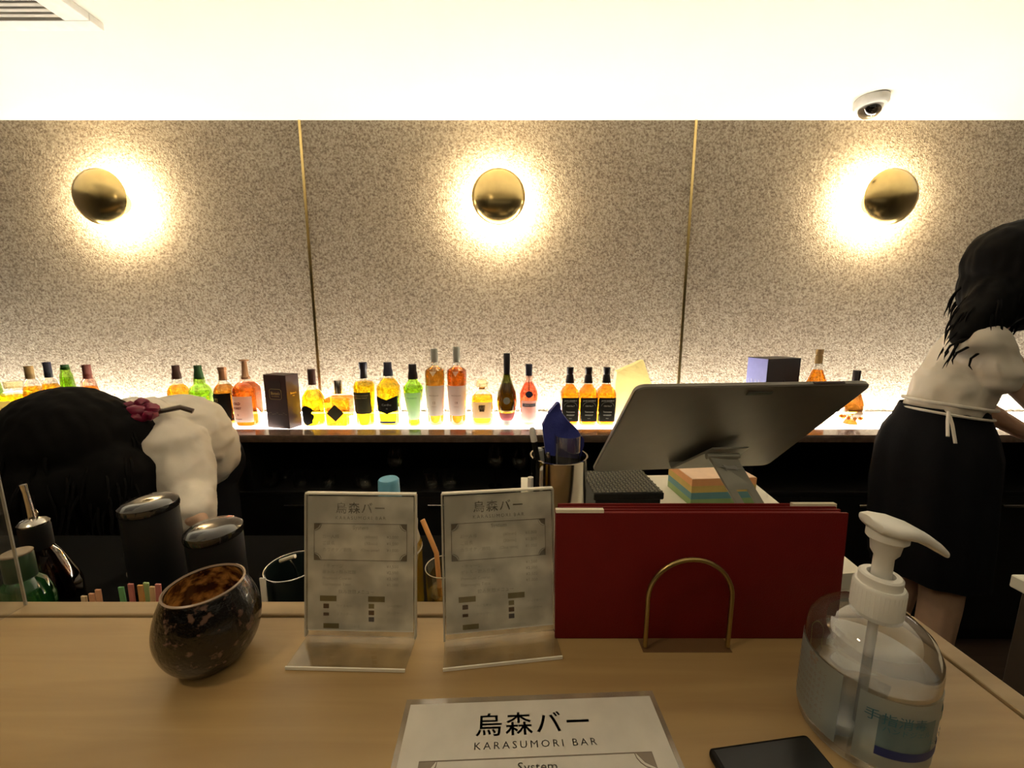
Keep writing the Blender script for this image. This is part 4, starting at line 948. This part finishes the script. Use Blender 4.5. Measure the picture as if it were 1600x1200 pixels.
# stand
t = thing('tablet_stand', 'grey metal folding stand under the tablet with a slotted leg', 'stand', (0, 0, 0))
MS = mat('grey_metal', (.44, .44, .38), .4, .35)
def slab(a, c, wdir, w0, w1, th):
    """flat bar from a to c, width along wdir"""
    a, c, wd = Vector(a), Vector(c), Vector(wdir).normalized(); nrm = (c - a).cross(wd).normalized() * th / 2
    t_ = bmesh.new(); vs = []
    for p_, w_ in ((a, w0), (c, w1)):
        for s1 in (-1, 1):
            for s2 in (-1, 1): vs.append(t_.verts.new(p_ + wd * s1 * w_ / 2 + nrm * s2))
    bmesh.ops.convex_hull(t_, input=vs); bmesh.ops.bevel(t_, geom=t_.edges[:], offset=.0008, segments=2, affect='EDGES'); return t_
pt = at(1122, 708, .525); pb = Vector((.372, .468, BT + .006))
plate_c = Vector((.269, .588, EYE - .226)) + Matrix.Rotation(math.radians(5.5), 3, 'Z') @ Vector((.026, -.0545, .051))
RT = Matrix.Rotation(math.radians(5.5), 3, 'Z'); n_ = RT @ Vector((0, -.728, -.686)); up_ = RT @ Vector((0, -.686, .728)); xr_ = RT @ Vector((1, 0, 0))
# bracket plate against the tablet's back, widening downward, and its lower ledge
pl_top = plate_c + up_ * .012 + n_ * .008
b = tobm(); merge(b, slab(pl_top + Vector((.008, 0, 0)), plate_c - up_ * .050 + n_ * .008 - Vector((.012, 0, 0)), xr_, .055, .085, .003)); obj('back_plate', b, MS, t)
b = tobm(); e0 = plate_c - up_ * .050 + n_ * .009 - Vector((.012, 0, 0)); merge(b, slab(e0, e0 - n_ * .020, xr_, .085, .085, .003)); obj('ledge', b, MS, t)
hp = Vector((pt.x, pt.y - .010, pt.z)) 
hp = plate_c + n_ * .013 + Vector((-.001, 0, -.002))
b = tobm(); tube(b, [hp - Vector((.022, 0, 0)), hp + Vector((.024, 0, 0))], .0045, 16); obj('hinge', b, MS, t)
lw = Vector((1, .12, 0))
leg = tobm()
d = (pb - hp)
def seg(a, c, off, w_): merge(leg, slab(hp + d * a + lw * off, hp + d * c + lw * off, lw, w_, w_, .0035))
seg(0, .30, 0, .042); seg(.30, .85, -.0145, .013); seg(.30, .85, .0145, .013); seg(.85, 1.0, 0, .042)
seg(.44, .85, -.006, .0115)
obj('leg', leg, MS, t)
b = tobm(); merge(b, slab(hp + d * .08 + Vector((.002, -.004, 0)), hp + d * .11 + Vector((.002, -.004, 0)), lw, .018, .018, .001)); obj('leg_sticker', b, mat('light_sticker', (.5, .52, .5), .4), t)
obj('foot_plate', box(tobm(), .315, .430, .472, .60, BT, BT + .005, .001, 1), MS, t)

# ------------------------------------------------------------------ people
def hand(bm, wrist, direction, palm_n, size=.18, curl=.5, side=1):
    """palm and five fingers as capsules; direction runs from wrist to fingertips"""
    d_ = Vector(direction).normalized(); n_ = Vector(palm_n).normalized(); s_ = d_.cross(n_).normalized() * side; w_ = Vector(wrist); k = size / .18
    for q in (-.028, -.010, .010, .027): cap(bm, w_ + s_ * q * .6 * k, w_ + d_ * .085 * k + s_ * q * k, .014 * k, .0125 * k)
    for q, ln, r in ((-.030, .058, .0078), (-.010, .072, .0085), (.010, .078, .0088), (.029, .070, .0085)):
        p = w_ + d_ * .088 * k + s_ * q * k; dd = d_.copy(); 
        for j, f in enumerate((.45, .32, .23)):
            dd = (dd + n_ * curl * (.35 + .25 * j)).normalized(); p2_ = p + dd * ln * f * k; cap(bm, p, p2_, r * k * (1 - .08 * j), r * k * (.93 - .08 * j)); p = p2_
    p = w_ + d_ * .025 * k + s_ * .028 * k; dd = (d_ * .7 + s_ * .7).normalized()
    for ln, r in ((.040, .013), (.030, .0105), (.024, .009)):
        p2_ = p + dd * ln * k; cap(bm, p, p2_, r * k, r * .92 * k); p = p2_; dd = (dd + d_ * .25 + n_ * curl * .3).normalized()
def head(bm, c, face, up, s=1.0):
    """head with brow, nose, lips, chin and ears; face = forward direction"""
    f = Vector(face).normalized(); u_ = Vector(up); u_ = (u_ - f * u_.dot(f)).normalized(); r_ = f.cross(u_)
    rot = Matrix((r_, f, u_)).transposed(); c = Vector(c)
    q = lambda x, y, z: c + (r_ * x + f * y + u_ * z) * s
    ico(bm, q(0, -.010, .025), .1 * s, 3, (.76, .95, .92), rot)
    ico(bm, q(0, .022, -.035), .1 * s, 3, (.60, .68, .78), rot)
    ico(bm, q(0, .060, -.088), .022 * s, 2, (1.1, 1, .8), rot)
    cap(bm, q(0, .083, .010), q(0, .103, -.022), .008 * s, .0115 * s)
    for sx in (-1, 1):
        ico(bm, q(sx * .011, .094, -.026), .008 * s, 2); ico(bm, q(sx * .032, .078, .022), .014 * s, 2, (1.5, .6, .5), rot)
        ico(bm, q(sx * .038, .066, -.025), .018 * s, 2, (1, .8, 1), rot)
        ico(bm, q(sx * .077, -.006, -.012), .030 * s, 2, (.22, .55, 1), rot)
    cap(bm, q(-.020, .080, -.055), q(.020, .080, -.055), .0065 * s, .0065 * s); cap(bm, q(-.016, .079, -.064), q(.016, .079, -.064), .0075 * s, .0075 * s)
    return q, rot
def eyes(q, rot, parent, s=1.0):
    for sx in (-1, 1):
        b = tobm(); ico(b, q(sx * .031, .078, .004), .0125 * s, 3); e = obj('eye', b, mat('eye_white', (.7, .68, .65), .2), parent)
        b = tobm(); ico(b, q(sx * .031, .0885, .004), .0048 * s, 2); obj('iris', b, M_black, e)
wr = lambda amp, sc_: (lambda co, no: amp * (1 - abs(noise.noise(co * sc_)) * 3) * .5 + amp * .6 * noise.noise(Vector((co.x * sc_ * .5, co.y * sc_ * .5, co.z * sc_ * 2))))
def limb(bm, pts):
    for (a, ra), (c, rc) in zip(pts, pts[1:]): cap(bm, Vector(a), Vector(c), ra, rc)

# left: bending down and forward, crown towards us, long hair falling over the face
t = thing('person', 'person bending deeply, white shirt, black hair with magenta tie towards us', 'person', (-1.02, 1.2, 0))
off = Vector((1.02, -1.2, 0)); V = lambda x, y, z: Vector((x, y, z)) + off
b = tobm()
hips, chest, neck = V(-1.02, 1.24, .90), V(-1.03, 1.05, 1.045), V(-1.055, .96, 1.075)
ico(b, V(-1.08, 1.235, .90), .132, 3, (1.05, .85, .9)); cap(b, V(-1.03, 1.20, .93), chest, .105, .105)
cap(b, V(-1.13, 1.0, 1.03), V(-.93, 1.0, 1.03), .060, .060); cap(b, neck, V(-1.07, .93, 1.065), .052, .05)
q, rot = head(b, V(-1.075, .885, 1.03), (-.15, -.45, -.9), (0, -1, .35))
limb(b, [(V(-.90, 1.0, 1.015), .048), (V(-.835, .945, .938), .038)]); limb(b, [(V(-.835, .945, .938), .036), (V(-.735, .835, .93), .026)])
hand(b, V(-.730, .830, .926), (.45, -.15, -.85), (-.3, -.9, 0), .165, .4, 1)
limb(b, [(V(-1.16, 1.0, 1.01), .052), (V(-1.22, .93, .90), .042), (V(-1.15, .84, .92), .027)])
hand(b, V(-1.145, .832, .915), (.2, -.2, -.9), (0, -1, -.2), .165, .4, -1)
for sx in (-1, 1):
    limb(b, [(V(-1.085 + sx * .055, 1.23, .86), .075), (V(-1.08 + sx * .06, 1.17, .47), .055), (V(-1.08 + sx * .065, 1.25, .09), .040)])
    cap(b, V(-1.07 + sx * .08, 1.25, .045), V(-1.07 + sx * .09, 1.08, .035), .038, .033)
body = obj('body', weld(b, .0055, 2), M_skin, t); eyes(q, rot, t)
b = tobm()      # shirt
cap(b, V(-1.02, 1.17, .97), V(-1.03, 1.02, 1.045), .135, .135); cap(b, V(-1.135, 1.0, 1.035), V(-.92, 1.0, 1.035), .085, .088); ico(b, V(-1.0, 1.12, 1.03), .13, 3)
limb(b, [(V(-.905, 1.0, 1.02), .078), (V(-.860, .965, .965), .064), (V(-.835, .94, .935), .054), (V(-.745, .845, .93), .040)])
limb(b, [(V(-1.16, 1.0, 1.01), .075), (V(-1.225, .925, .89), .055), (V(-1.16, .855, .925), .040)])
obj('shirt', weld(b, .006, 3, wr(.009, 16)), M_shirt, t)
b = tobm()      # black skirt and trousers
ico(b, V(-1.085, 1.245, .90), .152, 3, (1.04, .9, .95)); cap(b, V(-1.085, 1.22, .90), V(-1.075, 1.18, .50), .145, .15)
cap(b, V(-1.075, 1.18, .5), V(-1.075, 1.22, .34), .15, .145)
obj('skirt', weld(b, .008, 3, wr(.004, 9)), M_black_cloth, t)
for sx, nm in ((-1, 0), (1, 1)):
    b2 = tobm(); cap(b2, V(-1.07 + sx * .08, 1.26, .047), V(-1.07 + sx * .09, 1.07, .042), .045, .041); obj('shoe', weld(b2, .006, 2), M_black, t)
b = tobm()      # hair
ico(b, V(-1.075, .905, 1.09), .130, 3, (1.03, 1, 1.02)); ico(b, V(-1.115, .875, 1.00), .125, 3, (.95, 1, 1.1)); ico(b, V(-.995, .905, .985), .108, 3, (1, 1, 1.15)); cap(b, V(-1.06, .86, .99), V(-1.05, .86, .86), .11, .06); ico(b, V(-.985, .945, 1.09), .07, 2)
hair_disp = lambda co, no: .004 * noise.noise(Vector((co.x * 60, co.y * 60, co.z * 6))) + .003 * noise.noise(co * 25)
hr = obj('hair', weld(b, .007, 3, hair_disp), M_hair, t)
def locks(parent, roots, n=60, ln=.16, seed=1, r0=.004, spread=.03, fall=(0, 0, -1)):
    rnd = random.Random(seed); b = tobm(); me = parent.data; vs = me.vertices
    for _ in range(n):
        v_ = vs[rnd.randrange(len(vs))]; p = v_.co.copy() - v_.normal * .004
        if not roots(p): continue
        dd = (v_.normal * .8 + Vector(fall) * .8).normalized(); pts = [p]; l_ = ln * rnd.uniform(.5, 1.1)
        for j in range(5):
            dd = (dd + Vector(fall) * .55 + Vector((rnd.uniform(-1, 1), rnd.uniform(-1, 1), rnd.uniform(-1, 1))) * .22).normalized(); p = p + dd * l_ / 5; pts.append(p)
        tube(b, pts, r0, 5, rr=[r0, r0 * 1.1, r0, r0 * .8, r0 * .5, r0 * .12])
    o = obj('hair_strand', b, M_hair, parent); o['kind'] = 'stuff'; return o
locks(hr, lambda p: p.z < 1.12, 260, .09, 3, .0028, fall=(0, -.1, -1))
b = tobm(); cc = V(-.955, .955, 1.150)   # magenta hair tie, a ruffled ring
ring = []
for i in range(49):
    a = 2 * PI * i / 48; ring.append(cc + Vector((.040 * math.cos(a), .014 * math.sin(a * 1), .017 * math.sin(a))) + Vector((0, 0, .004 * math.sin(9 * a))))
tube(b, ring, .013, 10, rr=[.011 + .004 * math.sin(7 * i) for i in range(49)])
ico(b, cc, .024, 2, (1.3, .8, .8))
obj('hair_tie', b, mat('magenta_satin', (.16, .004, .03), .45), t, label='magenta satin hair tie')
b = tobm(); tube(b, [V(-.955, .98, 1.14), V(-.90, 1.02, 1.148), V(-.875, 1.03, 1.135)], .007, 8); obj('hair_clip', b, mat('brown_clip', (.05, .03, .02), .4), t)

# right: standing side-on in front of the back bar, hair falling down the back
t = thing('person', 'person in a white shirt and black skirt standing at the right edge, long dark hair', 'person', (1.36, 1.16, 0))
off = Vector((-1.36, -1.16, 0))
b = tobm()
ico(b, V(1.325, 1.16, .98), .120, 3, (.85, .95, .9)); cap(b, V(1.33, 1.16, 1.03), V(1.385, 1.16, 1.25), .072, .070)
cap(b, V(1.335, 1.10, 1.32), V(1.475, 1.225, 1.32), .040, .040); cap(b, V(1.40, 1.155, 1.36), V(1.45, 1.155, 1.44), .050, .046)
q, rot = head(b, V(1.48, 1.15, 1.525), (1, -.25, -.35), (.3, 0, 1))
limb(b, [(V(1.345, 1.095, 1.31), .042), (V(1.455, 1.03, 1.15), .034), (V(1.54, 1.02, .98), .025)]); hand(b, V(1.543, 1.02, .975), (.35, .05, -.9), (0, 0, -1), .165, .4, 1)
limb(b, [(V(1.475, 1.22, 1.31), .042), (V(1.53, 1.23, 1.10), .034), (V(1.68, 1.22, 1.02), .025)]); hand(b, V(1.685, 1.22, 1.018), (.8, -.2, -.3), (0, 0, -1), .165, .4, -1)
for sy in (-1, 1):
    limb(b, [(V(1.335, 1.16 + sy * .05, .92), .068), (V(1.36, 1.16 + sy * .06, .50), .050), (V(1.33, 1.16 + sy * .08, .09), .038)])
    cap(b, V(1.33, 1.16 + sy * .08, .045), V(1.49, 1.16 + sy * .09, .035), .038, .033)
obj('body', weld(b, .0055, 2), M_skin, t); eyes(q, rot, t)
b = tobm()
cap(b, V(1.325, 1.15, 1.12), V(1.335, 1.15, 1.18), .090, .092); cap(b, V(1.335, 1.15, 1.18), V(1.40, 1.17, 1.305), .092, .075); cap(b, V(1.325, 1.10, 1.315), V(1.475, 1.225, 1.315), .062, .062)
limb(b, [(V(1.335, 1.10, 1.315), .060), (V(1.365, 1.075, 1.23), .056)]); limb(b, [(V(1.475, 1.22, 1.315), .060), (V(1.51, 1.22, 1.22), .056)])
obj('shirt', weld(b, .006, 3, wr(.010, 13)), M_shirt, t)
b = tobm()
for i in range(2):
    rr_ = .096
    z = 1.105 + i * .028
    ring = [V(1.326 + i * .004, 1.15, z) + Vector((rr_ * 1.0 * math.cos(a), rr_ * 1.02 * math.sin(a), .012 * math.cos(a) * (-1))) for a in [2 * PI * k_ / 48 for k_ in range(49)]]
    tube(b, ring, .004 + i * .001, 8)
tube(b, [V(1.262, 1.085, 1.12), V(1.25, 1.06, 1.09), V(1.245, 1.04, 1.04)], .004, 6); tube(b, [V(1.262, 1.085, 1.12), V(1.235, 1.06, 1.10), V(1.22, 1.04, 1.06)], .004, 6)
obj('waist_tie', b, mat('white_tie', (.72, .68, .6), .8), t)
b = tobm(); tb = bmesh.new(); rings = []
for j, (z, rx, ry, cx) in enumerate([(1.125, .094, .094, 1.325), (1.09, .104, .104, 1.325), (1.04, .125, .125, 1.322), (.98, .138, .138, 1.325), (.85, .140, .145, 1.33), (.70, .138, .145, 1.345), (.58, .135, .14, 1.36), (.578, .127, .13, 1.36), (.80, .12, .13, 1.345), (1.0, .11, .115, 1.33)]):
    ring = []
    for i in range(72):
        a = 2 * PI * i / 72; f = 1 + (.035 * math.sin(11 * a + z * 3) + .02 * math.sin(5 * a)) * min(1, (1.13 - z) * 4)
        ring.append(tb.verts.new(V(cx, 1.16, z) + Vector((rx * f * math.cos(a), ry * f * math.sin(a), 0))))
    rings.append(ring)
for a, c in zip(rings, rings[1:]):
    for i in range(72): tb.faces.new((a[i], a[(i + 1) % 72], c[(i + 1) % 72], c[i]))
merge(b, tb); obj('skirt', b, M_black_cloth, t)
for sy in (-1, 1):
    b2 = tobm(); cap(b2, V(1.325, 1.16 + sy * .08, .047), V(1.50, 1.16 + sy * .09, .042), .045, .041); obj('shoe', weld(b2, .006, 2), M_black, t)
b = tobm()
ico(b, V(1.465, 1.15, 1.555), .118, 3, (1.0, .95, .96)); ico(b, V(1.465, 1.15, 1.48), .115, 3, (.98, 1, 1.15)); cap(b, V(1.42, 1.13, 1.46), V(1.33, 1.11, 1.375), .078, .052); cap(b, V(1.33, 1.11, 1.375), V(1.285, 1.10, 1.335), .050, .030)
cap(b, V(1.47, 1.03, 1.47), V(1.46, 1.0, 1.37), .05, .028)
hr = obj('hair', weld(b, .007, 3, hair_disp), M_hair, t)
locks(hr, lambda p: p.z < 1.50 and p.x < .12, 200, .08, 5, .0028, fall=(-.15, -.05, -1))
b = tobm()
for s, (a0, l_) in enumerate((((-.075, -.075, 1.345), 1), ((-.065, -.08, 1.325), .9), ((-.05, -.085, 1.31), .5))):
    pts = [Vector(a0) + Vector((-.018 * j * l_ + .012 * math.sin(j * 1.4), -.004 * j, -.012 * j - .006 * math.cos(j * 1.4))) for j in range(6)]
    tube(b, pts, .003, 6, rr=[.004, .004, .0035, .003, .002, .0005])
obj('loose_curl', b, M_hair, t)
